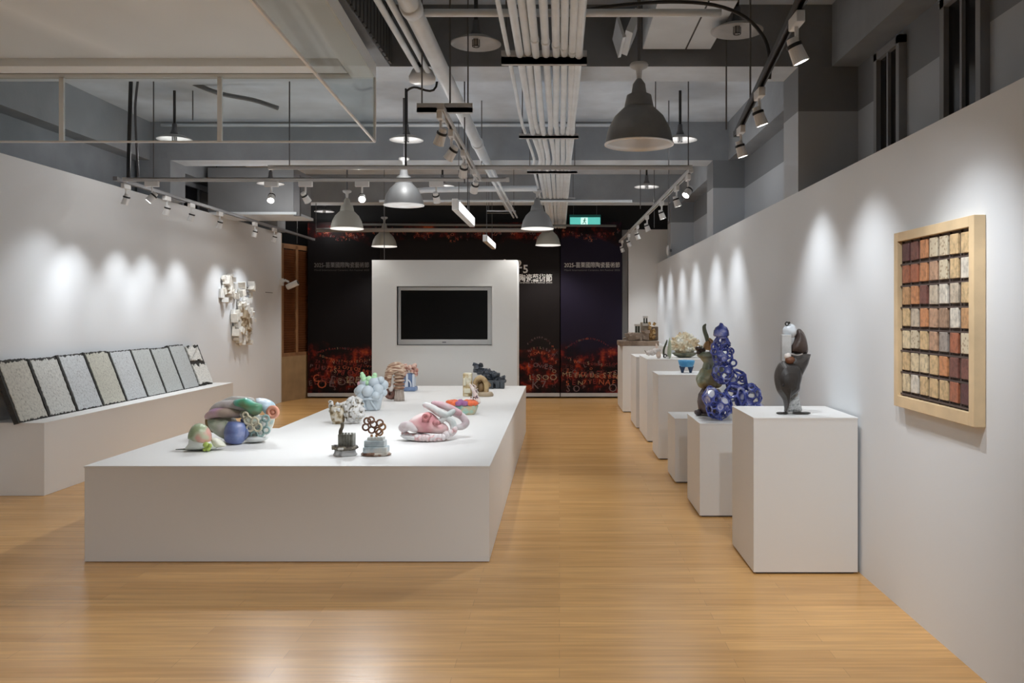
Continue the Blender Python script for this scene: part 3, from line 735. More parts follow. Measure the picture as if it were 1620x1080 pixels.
# emergency lamp at the end of the pair of conduits
x, y, z = at(668, 122, 6.05)
em = thing('emergency_lamp', 'white dish lamp with a dark collar at the end of two conduits', 'ceiling lamp', (x, y, z))
obj('lamp_shade', lathe(B(), [(.03, .06), (.07, .05), (.095, .0), (.09, -.035), (.0, -.04)], 24), WHITEM, em, smooth=True)
obj('collar', lathe(B(), [(0, .10), (.035, .10), (.05, .06), (.05, .04), (0, .04)], 16), BLACKM, em)
obj('bracket', tube(B(), [(0, 0, .05), (0, 0, .22)], .012, 8), DARKM, em)
x, y, z = at(652, 153, 6.7)
sp = thing('sprinkler_head', 'black sprinkler drop with a bent arm beside the emergency lamp', 'sprinkler', (x, y, z))
obj('drop_pipe', tube(B(), [at(642, 262, 6.7)[0]-x and (at(642, 0, 6.7)[0]-x, 0, at(0, 262, 6.7)[2]-z) or (0, 0, 0), (at(642, 0, 6.7)[0]-x, 0, at(0, 140, 6.7)[2]-z)], .008, 8), BLACKM, sp)
obj('bent_arm', tube(B(), [(at(642, 0, 6.7)[0]-x, 0, at(0, 145, 6.7)[2]-z), (at(655, 0, 6.7)[0]-x, 0, at(0, 138, 6.7)[2]-z), (at(690, 0, 6.7)[0]-x, 0, at(0, 137, 6.7)[2]-z), (at(690, 0, 6.7)[0]-x, 0, HS-z)], .009, 8), BLACKM, sp)

# hanging white light boxes
def light_box(p0, p1, h, lab):
    a = Vector(p0); b_ = Vector(p1); L_ = (b_-a).length
    t = thing('hanging_light_box', lab, 'hanging sign box', a, math.atan2(b_.y-a.y, b_.x-a.x), 'white boxes hanging lengthwise')
    obj('box_body', box(B(), 0, L_, -.03, .03, -h, 0), WHITEM, t, bevel=.004)
    obj('lit_face', box(B(), L_*.08, L_*.97, -.036, -.03, -h+.015, -.015), BOARD_L, t)
    obj('hanger', tube(tube(B(), [(L_*.2, 0, 0), (L_*.2, 0, HS-a.z)], .004, 6), [(L_*.8, 0, 0), (L_*.8, 0, HS-a.z)], .004, 6), DARKM, t)
light_box(at(719.5, 314, 8.6), at(747, 345, 10.3), .115, 'nearer white hanging box above the middle of the television wall')
light_box(at(767, 371, 12.4), at(781, 386, 13.9), .10, 'farther white hanging box, just above the television wall')

# ducts
AC = mat('duct_white', (.68, .73, .78), .5, var=.05, vscale=4)
d = thing('air_duct', 'pale rectangular air duct under the ceiling behind the big bell lamp', 'air duct', (.85, 5.65, 3.40))
obj('duct_body', box(B(), -.25, .24, -.45, .5, .0, .33), AC, d, bevel=.005)
obj('seam', box(B(), .055, .065, -.45, .5, -.004, .002), BLACKM, d)
obj('access_flap', cbox(B(), (-.36, .2, .02), (.05, .5, .16), Matrix.Rotation(.4, 4, 'Y')), AC, d)
obj('access_flap', cbox(B(), (-.44, .25, .0), (.02, .45, .14), Matrix.Rotation(-.3, 4, 'Y')), AC, d)
d = thing('air_duct', 'large grey air handling box near the slab wall beyond the second beam', 'air duct', (-4.16, 11.5, 2.86))
obj('duct_body', box(B(), -.58, .58, 0, .8, 0, .6), mat('duct_grey', (.25, .26, .275), .55, var=.08, vscale=3), d, bevel=.006)
obj('grille', box(B(), -.55, .62, -.02, .78, -.035, 0), AC, d)
obj('flange', box(B(), .58, .66, .0, .06, -.05, .5), DARKM, d)
obj('hanger', tube(tube(B(), [(-.5, .1, .6), (-.5, .1, .88)], .006, 6), [(.5, .1, .6), (.5, .1, .88)], .006, 6), DARKM, d)
# small devices
t = thing('wall_speaker', 'small white oval device on the far column above the partition', 'wall device', at(1057, 396, 13.75))
obj('device_body', blob(B(), (0, 0, 0), (.03, .03, .09), 2), WHITEM, t, smooth=True)
obj('bracket', box(B(), -.01, .06, -.01, .06, -.02, .02), DARKM, t)
t = thing('security_camera', 'white security camera on a bracket beside the louvred wooden door', 'security camera', at(447, 446, 14.3))
obj('bracket', tube(tube(B(), [(-.02, 0, 0), (.06, -.02, .03)], .022, 8), [(.05, -.02, .03), (.12, -.05, 0)], .018, 8), WHITEM, t, smooth=True)
R = Matrix.Translation((.19, -.08, -.05)) @ Matrix.Rotation(1.15, 4, 'Y')
cb = obj('camera_body', lathe(B(), [(0, -.10), (.045, -.10), (.05, -.05), (.05, .09), (.042, .10), (0, .08)], 16, R), WHITEM, t, smooth=True)
obj('lens', lathe(B(), [(0, .101), (.035, .101), (.035, .09), (0, .09)], 16, R), BLACKM, cb)
obj('mount_plate', box(B(), -.05, .01, -.04, .04, -.06, .06), WHITEM, t)
tag(obj('wall_scratch', box(B(), 0, .006, -.16, .16, -.006, .006), mat('pencil_grey', (.3, .3, .3), .6), None, loc=(XL, at(0, 0, 13.5)[1]+.25, 1.83)), 'short thin dark strip on the white wall beyond the paper relief', 'wall strip')

# ------------------------------------------------------------------ framed tiles on the right wall
fy0, fy1, fz0, fz1 = 3.47, 4.30, 1.035, 1.90
fr = thing('tile_picture', 'pine-framed panel of forty-nine glazed ceramic test tiles on the white wall', 'framed artwork', (XR, (fy0+fy1)/2, fz0))
hw = (fy1-fy0)/2; H = fz1-fz0; D = .05
PINE = mat('pine_wood', (.80, .60, .36), .5, var=.12, vscale=6)
bm = B(); bw = .045
box(bm, -D, -.001, -hw, -hw+bw, 0, H); box(bm, -D, -.001, hw-bw, hw, 0, H); box(bm, -D, -.001, -hw+bw, hw-bw, 0, bw+.01); box(bm, -D, -.001, -hw+bw, hw-bw, H-bw, H)
obj('picture_frame', bm, PINE, fr, bevel=.002)
obj('backing_board', box(B(), -.02, -.002, -hw+bw, hw-bw, bw, H-bw), mat('tile_backing', (.12, .085, .065), .7), fr)
cols = {'m': (.13, .05, .05), 'M': (.22, .09, .07), 'r': (.42, .15, .08), 'o': (.62, .28, .13), 'O': (.58, .33, .16), 'y': (.70, .50, .27), 'c': (.76, .62, .40), 'k': (.62, .52, .40), 's': (.55, .34, .22), 'g': (.38, .33, .29), 'w': (.74, .68, .58), 'b': (.42, .27, .18)}
# rows top to bottom, columns from the far edge to the near edge
rowsT = ['mMoccyy', 'rroscyw', 'OoMkwky', 'ykosbwO', 'ckysgrb', 'yccyoMM', 'cwyyyrm']
tmats = {k: ramp_mat('tile_'+k, [(.35, tuple(q*.72 for q in v)), (.5, v), (.7, tuple(min(1, q*1.18) for q in v))], scale=45, rough=.4, bump=.25, bscale=80) for k, v in cols.items()}
tmats['k2'] = ramp_mat('tile_speckled', [(.0, (.22, .14, .08)), (.25, (.5, .38, .24)), (.45, (.72, .62, .45))], scale=60, rough=.4, kind='voronoi')
gw = (2*hw-2*bw-.02)/7; gh = (H-2*bw-.03)/7
RT = random.Random(3)
for r_, row in enumerate(rowsT):
    for c_, ch in enumerate(row):
        yc = hw-bw-.012-gw*(c_+.5)+RT.uniform(-.002, .002); zc = H-bw-.010-gh*(r_+.5)+RT.uniform(-.002, .002)
        m = tmats[ch] if not (ch in 'kcb' and RT.random() < .5) else tmats['k2']
        obj('tile', cbox(B(), (-.028, yc, zc+.006), (.016, gw*.74, gh*.82), Matrix.Rotation(RT.uniform(-.02, .02), 4, 'X')), m, fr, bevel=.003)
bm = B()
for r_ in range(1, 8):
    z = H-bw-.010-gh*r_+.002; box(bm, -.034, -.02, -hw+bw, hw-bw, z-.006, z+.002)
for c_ in range(8):
    y_ = hw-bw-.012-gw*c_; box(bm, -.030, -.02, y_-.003, y_+.003, bw, H-bw)
obj('divider_grid', bm, mat('dark_divider', (.10, .07, .06), .6), fr)

# ------------------------------------------------------------------ leaning slabs on the ledge
edges = [6.95, 7.37, 7.80, 8.245, 8.69, 9.135, 9.565, 10.02, 10.45, 10.89]
tones = [(.52, .50, .44), (.56, .56, .53), (.55, .57, .58), (.53, .52, .45), (.54, .56, .57), (.50, .52, .51), (.47, .49, .48), (.48, .50, .50), (.74, .73, .69)]
slab_lab = ['warm beige crackled slab, leaning at the near end of the ledge', 'pale grey slab with a dark chipped patch at its upper edge', 'cool grey slab between the chipped slab and a yellowish one', 'yellowish grey slab, fourth from the near end of the ledge',
            'smooth cool grey slab, fifth from the near end of the ledge', 'fine-grained grey slab, sixth from the near end of the ledge', 'mossy grey pitted slab, seventh from the near end of the ledge', 'narrow-looking dark grey slab beside the broken white one', 'broken white cracked slab in two pieces at the far end of the ledge']
EDGE = mat('charred_edge', (.035, .033, .03), .8, bump=.6, bscale=60)
def slab_mat(i, c):
    m = ramp_mat('slab_glaze', [(.27, (.05, .05, .045)), (.34, tuple(k*.78 for k in c)), (.5, c), (.7, tuple(k*1.12 for k in c))], scale=46+5*i, rough=.6, bump=.6, bscale=70, detail=6)
    return m
RS = random.Random(5)
lean = math.atan2(.20, .52)
for i in range(9):
    y0_, y1_ = edges[i]+.008, edges[i+1]-.012; W_ = y1_-y0_; Hh = .55+.01*RS.uniform(-1, 1)
    t = thing('ceramic_slab', slab_lab[i], 'ceramic slab', (-4.405, (y0_+y1_)/2, .6), 0, 'ceramic slabs leaning on the ledge')
    M = Matrix.Rotation(-lean, 4, 'Y')
    # dark body with a ragged rim and a lighter glazed face proud of it
    def face(y0, y1, z0, z1, x, jag, n=26):
        pts = []
        for k in range(n): pts.append((y0+(y1-y0)*k/n, z0+RS.uniform(0, jag)))
        for k in range(n): pts.append((y1-RS.uniform(0, jag*.5), z0+(z1-z0)*k/n))
        for k in range(n): pts.append((y1-(y1-y0)*k/n, z1-RS.uniform(0, jag*1.5)))
        for k in range(n): pts.append((y0+RS.uniform(0, jag*.5), z1-(z1-z0)*k/n))
        return pts
    def plate(bm, pts, xa, xb):
        A = [bm.verts.new(M @ Vector((xa, y, z))) for y, z in pts]; Bv = [bm.verts.new(M @ Vector((xb, y, z))) for y, z in pts]
        bm.faces.new(A); bm.faces.new(Bv[::-1])
        for k in range(len(pts)):
            j = (k+1) % len(pts); bm.faces.new((A[k], A[j], Bv[j], Bv[k]))
        return bm
    h2 = W_/2
    if i < 8:
        obj('slab_body', plate(B(), face(-h2, h2, 0, Hh, 0, .006), -.045, -.004), EDGE, t)
        obj('glazed_face', plate(B(), face(-h2+.024, h2-.002, .008, Hh-.012, 0, (.018, .02, .014, .016, .006, .006, .008, .007)[i]), -.007, .002), slab_mat(i, tones[i]), t)
    else:
        obj('slab_body', plate(B(), face(-h2, h2, 0, Hh*.98, 0, .03, 14), -.035, -.01), EDGE, t)
        wm = ramp_mat('white_cracked', [(.0, (.03, .03, .03)), (.06, (.74, .73, .70)), (.5, (.80, .79, .76))], scale=9, rough=.6, bump=.5, kind='voronoi')
        wm = slab_mat(2, tones[8])
        obj('broken_piece', plate(B(), face(-h2+.01, h2-.01, .02, Hh*.53, 0, .035, 12), -.012, .006), wm, t)
        obj('broken_piece', plate(B(), face(-h2+.02, h2-.07, Hh*.58, Hh*.95, 0, .03, 12), -.012, .006), wm, t)

# ------------------------------------------------------------------ paper-like relief on the left wall
RR = random.Random(8)
CREAM = mat('cream_ceramic', (.80, .77, .70), .7, bump=.3, bscale=50, var=.1, vscale=20); TAN = mat('tan_ceramic', (.45, .36, .25), .7, bump=.3, bscale=50); WHC = mat('white_ceramic', (.80, .79, .76), .6)
def relief(yc, zc, W_, Hh, n, lab, core):
    t = thing('wall_relief', lab, 'wall sculpture', (XL, yc, zc), 0, 'ceramic reliefs on the slab wall')
    MP = (CREAM, TAN, WHC)
    for k in range(n):
        y = RR.gauss(0, W_*.23); z = RR.gauss(0, Hh*.24)
        if abs(y) > W_/2 or abs(z) > Hh/2: continue
        sy, sz = RR.uniform(.03, .09), RR.uniform(.04, .13); dx = RR.uniform(.02, .10)
        q = 1 if (core and abs(y) < W_*.2 and abs(z+.06) < Hh*.16) else (2 if RR.random() < .4 else 0)
        obj(('cream_plate', 'tan_block', 'white_plate')[q], box(B(), .0, dx, -sy/2, sy/2, -sz/2, sz/2, Matrix.Translation((0, y, z)) @ Matrix.Rotation(RR.uniform(-.5, .5), 4, 'X') @ Matrix.Rotation(RR.uniform(-.3, .3), 4, 'Z') @ Matrix.Translation((.015, 0, 0))), MP[q], t)
relief(11.95, 1.86, .38, .42, 38, 'smaller cream ceramic relief high on the slab wall', False)
relief(12.52, 1.45, .80, .95, 110, 'larger cream and tan ceramic relief of clustered plates on the slab wall', True)
for k in range(3):
    tag(obj('relief_chip', cbox(B(), (.02, 0, 0), (.03, .10, .025)), mat('grey_chip', (.35, .35, .36), .6), None, loc=(XL, 12.72, 1.90-.075*k)), f'{ORD[k]} small grey chip from the top beside the larger wall relief', 'wall sculpture', 'small chips beside the larger relief')

# ------------------------------------------------------------------ ceramic sculptures
GC = 'ceramic sculptures on the low table plinth'
def sculpture(name, lab, cx, by, Y, zbase, cat='ceramic sculpture', group=None):
    """thing whose base centre stands at (cx, by); q() turns outline points of it into metres around that base"""
    s = Y/F; x = (cx-VX)*s
    t = thing(name, lab, cat, (x, Y, zbase), 0, group)
    q = lambda px, py, dy=0: ((px-cx)*s, dy, (by-py)*s)
    return t, q, s
def c3(name, c, r=.5, **k): return mat(name, c, r, bump=k.pop('bump', .15), bscale=60, **k)

# 1 small pastel mound
t, q, s = sculpture('ceramic_mound', 'small pink, green and white ceramic mound with its thin dark cast shadow modelled', 319, 714, 5.72, TZ, group=GC)
P = lambda pts: smoothed([(q(a, b)[0], q(a, b)[2]) for a, b in pts])
obj('white_skirt', pillow(B(), P([(294, 714), (299, 705), (301, 694), (306, 688), (322, 692), (334, 700), (341, 708), (341, 713), (318, 714.5)]), (0, 0, 0), .17), c3('mound_white', (.74, .78, .72), coat=.4), t, True)
obj('pastel_crown', pillow(B(), P([(300, 696), (302, 684), (308, 675), (316, 673), (325, 676), (332, 685), (335, 697), (330, 706), (312, 704), (305, 698)]), (0, -.01, 0), .17), ramp_mat('mound_pastel', [(.36, (.30, .36, .20)), (.46, (.50, .50, .34)), (.54, (.66, .34, .27)), (.64, (.78, .48, .40))], scale=9, rough=.4, detail=1, coat=.4), t, True)
bm = B()
for px, py, r in ((332, 705, 5), (335, 711, 4), (330, 712, 3.5), (338, 706, 3.5)): blob(bm, q(px, py, -.06), (r*s, r*s, r*s), 2, .2, 20, px)
obj('green_buds', bm, c3('bud_green', (.45, .58, .12), coat=.4), t, True)
obj('white_foot', pillow(B(), P([(333, 698), (343, 698), (352, 706), (355, 710), (338, 711)]), (0, .02, 0), .09), c3('mound_cream', (.74, .73, .60)), t, True)
obj('shadow_tail', tube(B(), [q(300, 713, -.01), q(292, 713, -.02), q(281, 713, -.03)], [.008, .004, .002], 8), c3('shadow_tail_dark', (.10, .11, .09)), t, True)  # dark tube drawn in place of the mound's cast shadow

# 2 big pastel knot
t, q, s = sculpture('pastel_knot_sculpture', 'largest pastel ceramic sculpture of wrapped tubes, blue barrel and teal leaf', 386, 707, 6.12, TZ, group=GC)
obj('grey_coil', tube(B(), [q(336, 664, .0), q(350, 654, -.02), q(378, 652, -.03), q(400, 658, 0)], [.03, .04, .042, .03], 14, round_=True), ramp_mat('coil_grey', [(.38, (.40, .36, .33)), (.5, (.52, .47, .46)), (.62, (.60, .58, .55))], scale=9, rough=.45, coat=.3), t, True)
obj('grey_coil', tube(B(), [q(345, 652, .06), q(365, 645, .05), q(395, 645, .04)], [.025, .03, .02], 14, round_=True), c3('coil_grey2', (.52, .50, .47), coat=.3), t, True)
obj('pink_coil', tube(B(), [q(331, 669, -.02), q(345, 663, -.06), q(365, 662, -.08), q(384, 665, -.06)], [.026, .034, .034, .026], 14, round_=True), ramp_mat('coil_pink', [(.4, (.42, .32, .26)), (.5, (.58, .38, .40)), (.6, (.56, .34, .52))], scale=5, rough=.4, detail=1, coat=.3), t, True)
obj('ochre_side', tube(B(), [q(330, 668, 0), q(330, 680, -.01), q(338, 692, -.02)], [.018, .02, .012], 12, round_=True), c3('side_ochre', (.22, .15, .05)), t, True)
obj('sage_body', pillow(B(), P([(331, 676), (340, 669), (368, 669), (378, 684), (376, 700), (364, 706), (350, 700), (338, 690)]), (0, -.02, 0), .20), ramp_mat('sage', [(.4, (.26, .31, .22)), (.5, (.42, .45, .34)), (.62, (.50, .48, .42))], scale=12, rough=.5, coat=.2), t, True)
obj('blue_barrel', lathe(B(), [(0, .0), (.05, 0), (.068, .02), (.075, .07), (.070, .115), (.055, .145), (0, .15)], 20, Matrix.Translation(q(381, 707, -.13)) @ Matrix.Rotation(.12, 4, 'Y')), ramp_mat('barrel_blue', [(.4, (.10, .13, .32)), (.55, (.18, .24, .48)), (.7, (.38, .40, .60))], scale=7, rough=.4, coat=.3), t, True)
obj('blue_handle', tube(B(), [q(391, 703, -.11), q(399, 693, -.12), q(397, 682, -.10), q(389, 673, -.08)], [.018, .022, .018, .01], 12, round_=True), c3('handle_blue', (.13, .17, .34), coat=.4), t, True)
obj('teal_leaf', pillow(B(), P([(376, 643), (385, 640), (396, 639), (408, 645), (420, 650), (418, 662), (408, 666), (398, 659), (386, 653), (377, 650)]), (0, -.07, 0), .10), ramp_mat('leaf_teal', [(.36, (.14, .20, .10)), (.46, (.07, .34, .20)), (.6, (.20, .50, .48))], scale=7, rough=.35, detail=1, coat=.5), t, True)
obj('pale_wing', pillow(B(), P([(404, 642), (420, 642), (433, 650), (434, 664), (424, 668), (414, 656)]), (0, .01, 0), .16), ramp_mat('wing_pale', [(.4, (.42, .58, .66)), (.55, (.64, .70, .78))], scale=7, rough=.4, coat=.3), t, True)
obj('cream_body', pillow(B(), P([(378, 656), (392, 658), (408, 668), (432, 668), (428, 690), (414, 704), (396, 708), (388, 690), (384, 670)]), (0, .01, 0), .24), ramp_mat('body_cream', [(.36, (.36, .46, .43)), (.45, (.64, .62, .50)), (.55, (.72, .72, .68))], scale=11, rough=.45, bump=.4), t, True)
bm = B(); ring(bm, q(436, 661, -.06), 7.5*s, 3.3*s); blob(bm, q(436, 661, -.05), (5*s, .02, 5*s), 2)
obj('coral_ring', bm, c3('ring_coral', (.80, .36, .24), coat=.4), t, True)
bm = B()
for px, py, r in ((402, 672, 6), (412, 674, 6), (405, 684, 5), (417, 683, 6), (398, 664, 4)): ring(bm, q(px, py, -.12), r*s, 1.7*s, seg=12, rs=6)
obj('cream_lattice', bm, c3('lattice_cream', (.66, .60, .44)), t, True)
bm = B()
for px, py, r in ((424, 678, 6), (419, 692, 6), (429, 688, 5), (410, 696, 5), (428, 670, 5)): ring(bm, q(px, py, -.10), r*s, 1.8*s, seg=12, rs=6)
obj('teal_lattice', bm, c3('lattice_teal', (.34, .48, .46)), t, True)
obj('pale_foot', pillow(B(), P([(392, 700), (412, 696), (428, 700), (422, 706), (400, 708)]), (0, -.06, 0), .14), c3('foot_pale', (.72, .74, .72)), t, True)

# 3 white coral rock (two lobes)
t, q, s = sculpture('coral_rock_sculpture', 'white pitted coral-like ceramic with a cup-shaped side lobe', 549, 675, 7.1, TZ, group=GC)
PIT = ramp_mat('pitted_white', [(.36, (.08, .06, .04)), (.42, (.42, .38, .30)), (.48, (.64, .63, .61)), (1, (.72, .71, .70))], scale=26, rough=.7, bump=.9, bscale=60)
CUPM = ramp_mat('cup_ochre', [(.40, (.16, .10, .04)), (.50, (.45, .37, .24)), (.6, (.62, .58, .50))], scale=20, rough=.6, bump=.6)
bm = B(); RK = random.Random(2)
blob(bm, q(560, 655), (.075, .07, .095), 3, .35, 24, 1)
for k in range(46):
    a, b_ = RK.uniform(0, 2*PI), RK.uniform(-1.0, 1.3); r = RK.uniform(.014, .026)
    c = Vector(q(560, 654))+Vector((.078*math.cos(a)*math.cos(b_), .07*math.sin(a)*math.cos(b_), .10*math.sin(b_)))
    blob(bm, c, (r, r, r), 1, .5, 30, k)
obj('coral_lobe', bm, PIT, t, True)
bm = lathe(B(), [(.0, 0), (.045, 0), (.055, .03), (.070, .10), (.066, .14), (.050, .145), (.045, .11), (.0, .09)], 18, Matrix.Translation(q(535, 675)))
obj('cup_lobe', bm, CUPM, t, True)
bm = B()
for k in range(26):
    a = RK.uniform(0, 2*PI); r = RK.uniform(.012, .022); c = Vector(q(535, 652))+Vector((.062*math.cos(a), .062*math.sin(a), RK.uniform(-.02, .06)))
    blob(bm, c, (r, r, r), 1, .5, 30, k)
obj('coral_knobs', bm, PIT, t, True)

# 4 pale blue ball cluster with mint crown
t, q, s = sculpture('ball_cluster_sculpture', 'pale blue ceramic of clustered balls on a vase foot with mint knobs', 588, 651, 8.1, TZ, group=GC)
PB = c3('pale_blue_glaze', (.56, .63, .68), .4, coat=.3)
obj('vase_foot', lathe(B(), [(0, 0), (.075, 0), (.085, .015), (.098, .09), (.125, .15), (.11, .18), (0, .19)], 20), PB, t, True)
bm = B()
for px, py, dy, r in ((574, 619, -.05, 9), (586, 620, -.11, 9), (600, 618, -.06, 9), (606, 612, .02, 8), (593, 608, -.02, 10), (578, 608, 0, 9), (598, 627, -.1, 7), (575, 630, -.08, 7), (567, 622, 0, 7), (607, 624, 0, 6), (587, 612, .06, 10), (603, 604, -.02, 6)):
    blob(bm, q(px, py, dy), (r*s, r*s, r*s), 3)
obj('ball_cluster', bm, PB, t, True)
bm = B(); tube(bm, [q(573, 633, -.10), q(588, 632, -.12), q(603, 634, -.08)], .012, 8); tube(bm, [q(590, 634, -.10), q(595, 644, -.09), q(598, 650, -.06)], .012, 8); tube(bm, [q(578, 634, -.10), q(580, 644, -.09), q(582, 650, -.08)], .010, 8)
obj('raised_straps', bm, PB, t, True)
bm = B()
for px, py, r in ((575, 598, 4.6), (577, 603, 4.5), (585, 602, 5), (593, 600, 4.8), (594, 596, 4), (574, 594, 3.2), (583, 608, 5), (590, 607, 4.5)): blob(bm, q(px, py, -.03), (r*s, r*s, r*s), 2)
obj('mint_knobs', bm, c3('mint_glaze', (.50, .80, .48), .4, coat=.3), t, True)
bm = B(); blob(bm, q(568, 610, .0), (3*s, 3*s, 4*s), 2); blob(bm, q(566, 619, .0), (2.5*s, 3*s, 4*s), 2)
obj('pink_patch', bm, c3('patch_pink', (.78, .42, .48)), t, True)

# 5 brown striped arch
t, q, s = sculpture('striped_arch_sculpture', 'brown and cream banded ceramic arch with a fluted leg', 626, 637, 8.95, TZ, group=GC)
STR = ramp_mat('banded_brown', [(.40, (.20, .09, .05)), (.48, (.46, .30, .20)), (.54, (.62, .50, .38)), (.62, (.34, .20, .13))], scale=4, rough=.5, mapping=(2, 2, 14), detail=1)
bm = B()
for k, (r, dy) in enumerate(((17, .0), (13, -.04), (9, -.06))):
    tube(bm, [q(613+k*2, 612, dy), q(612+k*3, 598, dy), q(618+k*2, 583+k*4, dy), q(632, 580+k*4, dy), q(640, 590+k*2, dy)], [.022, .026, .028, .026, .02], 12, round_=True)
obj('arched_tubes', bm, STR, t, True)
bm = B()
for k in range(5): blob(bm, q(632, 594+k*5.5, -.02), (9.0*s, .055, 3.4*s), 3)
obj('stacked_rings', bm, STR, t, True)
bm = B()
lathe(bm, [(0, 0), (.052, 0), (.050, .03), (.040, .10), (.046, .14), (0, .14)], 20, Matrix.Translation(q(632, 637, -.01)))
for k in range(10):
    a = k*2*PI/10; tube(bm, [Vector(q(632, 637, -.01))+Vector((.050*math.cos(a), .05*math.sin(a), 0)), Vector(q(632, 619, -.01))+Vector((.041*math.cos(a), .041*math.sin(a), 0))], .007, 6)
obj('fluted_leg', bm, c3('leg_taupe', (.42, .35, .30)), t, True)
bm = B(); ring(bm, q(617, 626, 0), 5.5*s, 3.6*s, seg=16); ring(bm, q(619, 627, .04), 5.5*s, 3.6*s, seg=16)
obj('dark_loop', bm, c3('loop_brown', (.17, .075, .055)), t, True)
obj('pale_bridge', blob(B(), q(620, 616, -.03), (.03, .03, .04), 2, .3, 20), c3('bridge_pale', (.66, .60, .56)), t, True)

# 6 blue and pink pavilion
t, q, s = sculpture('pavilion_sculpture', 'blue arched ceramic pavilion with a pink knobbly roof', 646, 620, 10.1, TZ, group=GC)
BLG = c3('slate_blue_glaze', (.16, .23, .38), .45, var=.2, vscale=12)
obj('blue_base', box(B(), *[v for v in (q(634, 0)[0], q(659, 0)[0])], -.08, .09, 0, .05), BLG, t, bevel=.012)
bm = B()
for x in (637, 645, 655): box(bm, q(x-1.6, 0)[0], q(x+1.6, 0)[0], -.06, -.02, .04, .20)
for x in (637, 655): box(bm, q(x-1.6, 0)[0], q(x+1.6, 0)[0], .03, .07, .04, .20)
obj('columns', bm, c3('column_pale', (.62, .66, .72)), t, bevel=.006)
obj('blue_hall', box(B(), q(638, 0)[0], q(654, 0)[0], -.03, .06, .04, .21), BLG, t, bevel=.008)
bm = tube(B(), [q(643, 616, -.05), q(643, 608, -.05), q(647, 603, -.05), q(651, 608, -.05), q(651, 616, -.05)], 1.2*s, 8)
obj('arch_trim', bm, c3('arch_white', (.66, .70, .76)), t, True)
bm = B(); RP = random.Random(4)
for k in range(34): blob(bm, q(RP.uniform(632, 659), RP.uniform(579, 595), RP.uniform(-.08, .07)), (RP.uniform(.018, .034),)*3, 2, .4, 20, k)
obj('pink_roof', bm, ramp_mat('roof_pink', [(.38, (.40, .14, .11)), (.5, (.64, .38, .30)), (.6, (.72, .56, .46))], scale=16, rough=.5), t, True)

# 7 dark metallic ornate ship-like mass
t, q, s = sculpture('dark_ornate_sculpture', 'dark gunmetal ceramic rising in a jagged slope, farthest on the table', 777, 616, 10.45, TZ, group=GC)
GUN = ramp_mat('gunmetal_glaze', [(.4, (.025, .03, .04)), (.55, (.07, .085, .11)), (.7, (.16, .18, .21))], scale=18, rough=.3, bump=.5, coat=.3)
bm = B(); RG = random.Random(12)
for k in range(52):
    u = RG.random(); px = 754+u*40+RG.uniform(-3, 3); py = 581+u*21+RG.uniform(-4, 7); h = RG.uniform(.02, .05)
    cbox(bm, q(px, py, RG.uniform(-.06, .07)), (RG.uniform(.03, .07), RG.uniform(.03, .07), h), Matrix.Rotation(RG.uniform(-.7, .7), 4, 'Y') @ Matrix.Rotation(RG.uniform(0, 1.5), 4, 'Z'))
for k in range(14): blob(bm, q(753+RG.uniform(-3, 8), 580+RG.uniform(-3, 10), RG.uniform(-.03, .03)), (.02, .02, .02), 2)
obj('jagged_ridge', bm, GUN, t)
bm = B(); 
for px in (772, 778, 788, 795): cbox(bm, q(px, 609.5, -.03), (.052, .10, .085))
cbox(bm, q(784, 604, 0), (.26, .14, .03)); cbox(bm, q(776, 603, .05), (.22, .12, .18))
obj('block_base', bm, c3('base_iron', (.055, .065, .075)), t, bevel=.008)

# 8 tan castle
t, q, s = sculpture('tan_castle_sculpture', 'tan and gold ceramic gateway with an arch and a flat foot, before the dark one', 758, 629, 9.45, TZ, group=GC)
GOLD = ramp_mat('gold_tan', [(.36, (.20, .14, .06)), (.48, (.46, .34, .17)), (.56, (.60, .50, .32)), (.66, (.72, .68, .55))], scale=15, rough=.5, bump=.5)
obj('tall_panel', box(B(), q(733, 0)[0], q(747, 0)[0], -.05, .03, 0, .255), GOLD, t, bevel=.008)
bm = B(); cbox(bm, q(740, 594, -.01), (.075, .06, .03)); cbox(bm, q(736, 606, -.05), (.03, .03, .08)); cbox(bm, q(744, 600, -.05), (.03, .03, .03)); cbox(bm, q(740, 620, -.055), (.07, .02, .05))
obj('relief_blocks', bm, c3('relief_white', (.66, .62, .48)), t, bevel=.006)
bm = B(); tube(bm, [q(752, 626, 0), q(752, 608, 0), q(760, 600, 0), q(769, 608, 0), q(769, 626, 0)], [.026, .028, .03, .028, .026], 12)
tube(bm, [q(756, 606, .05), q(762, 603, .05), q(772, 612, .05)], .03, 10, round_=True)
obj('arch', bm, ramp_mat('arch_ochre', [(.4, (.26, .16, .07)), (.55, (.50, .36, .19))], scale=9, rough=.5), t, True)
bm = B(); lathe(bm, [(0, 0), (.085, 0), (.09, .02), (.075, .045), (0, .05)], 20, Matrix.Translation(q(768, 629, 0)))
obj('flat_foot', bm, c3('foot_tan', (.42, .33, .22)), t, True)
obj('arch_core', blob(B(), q(761, 616, .04), (.045, .05, .07), 2, .3, 20), c3('core_brown', (.20, .12, .05)), t, True)

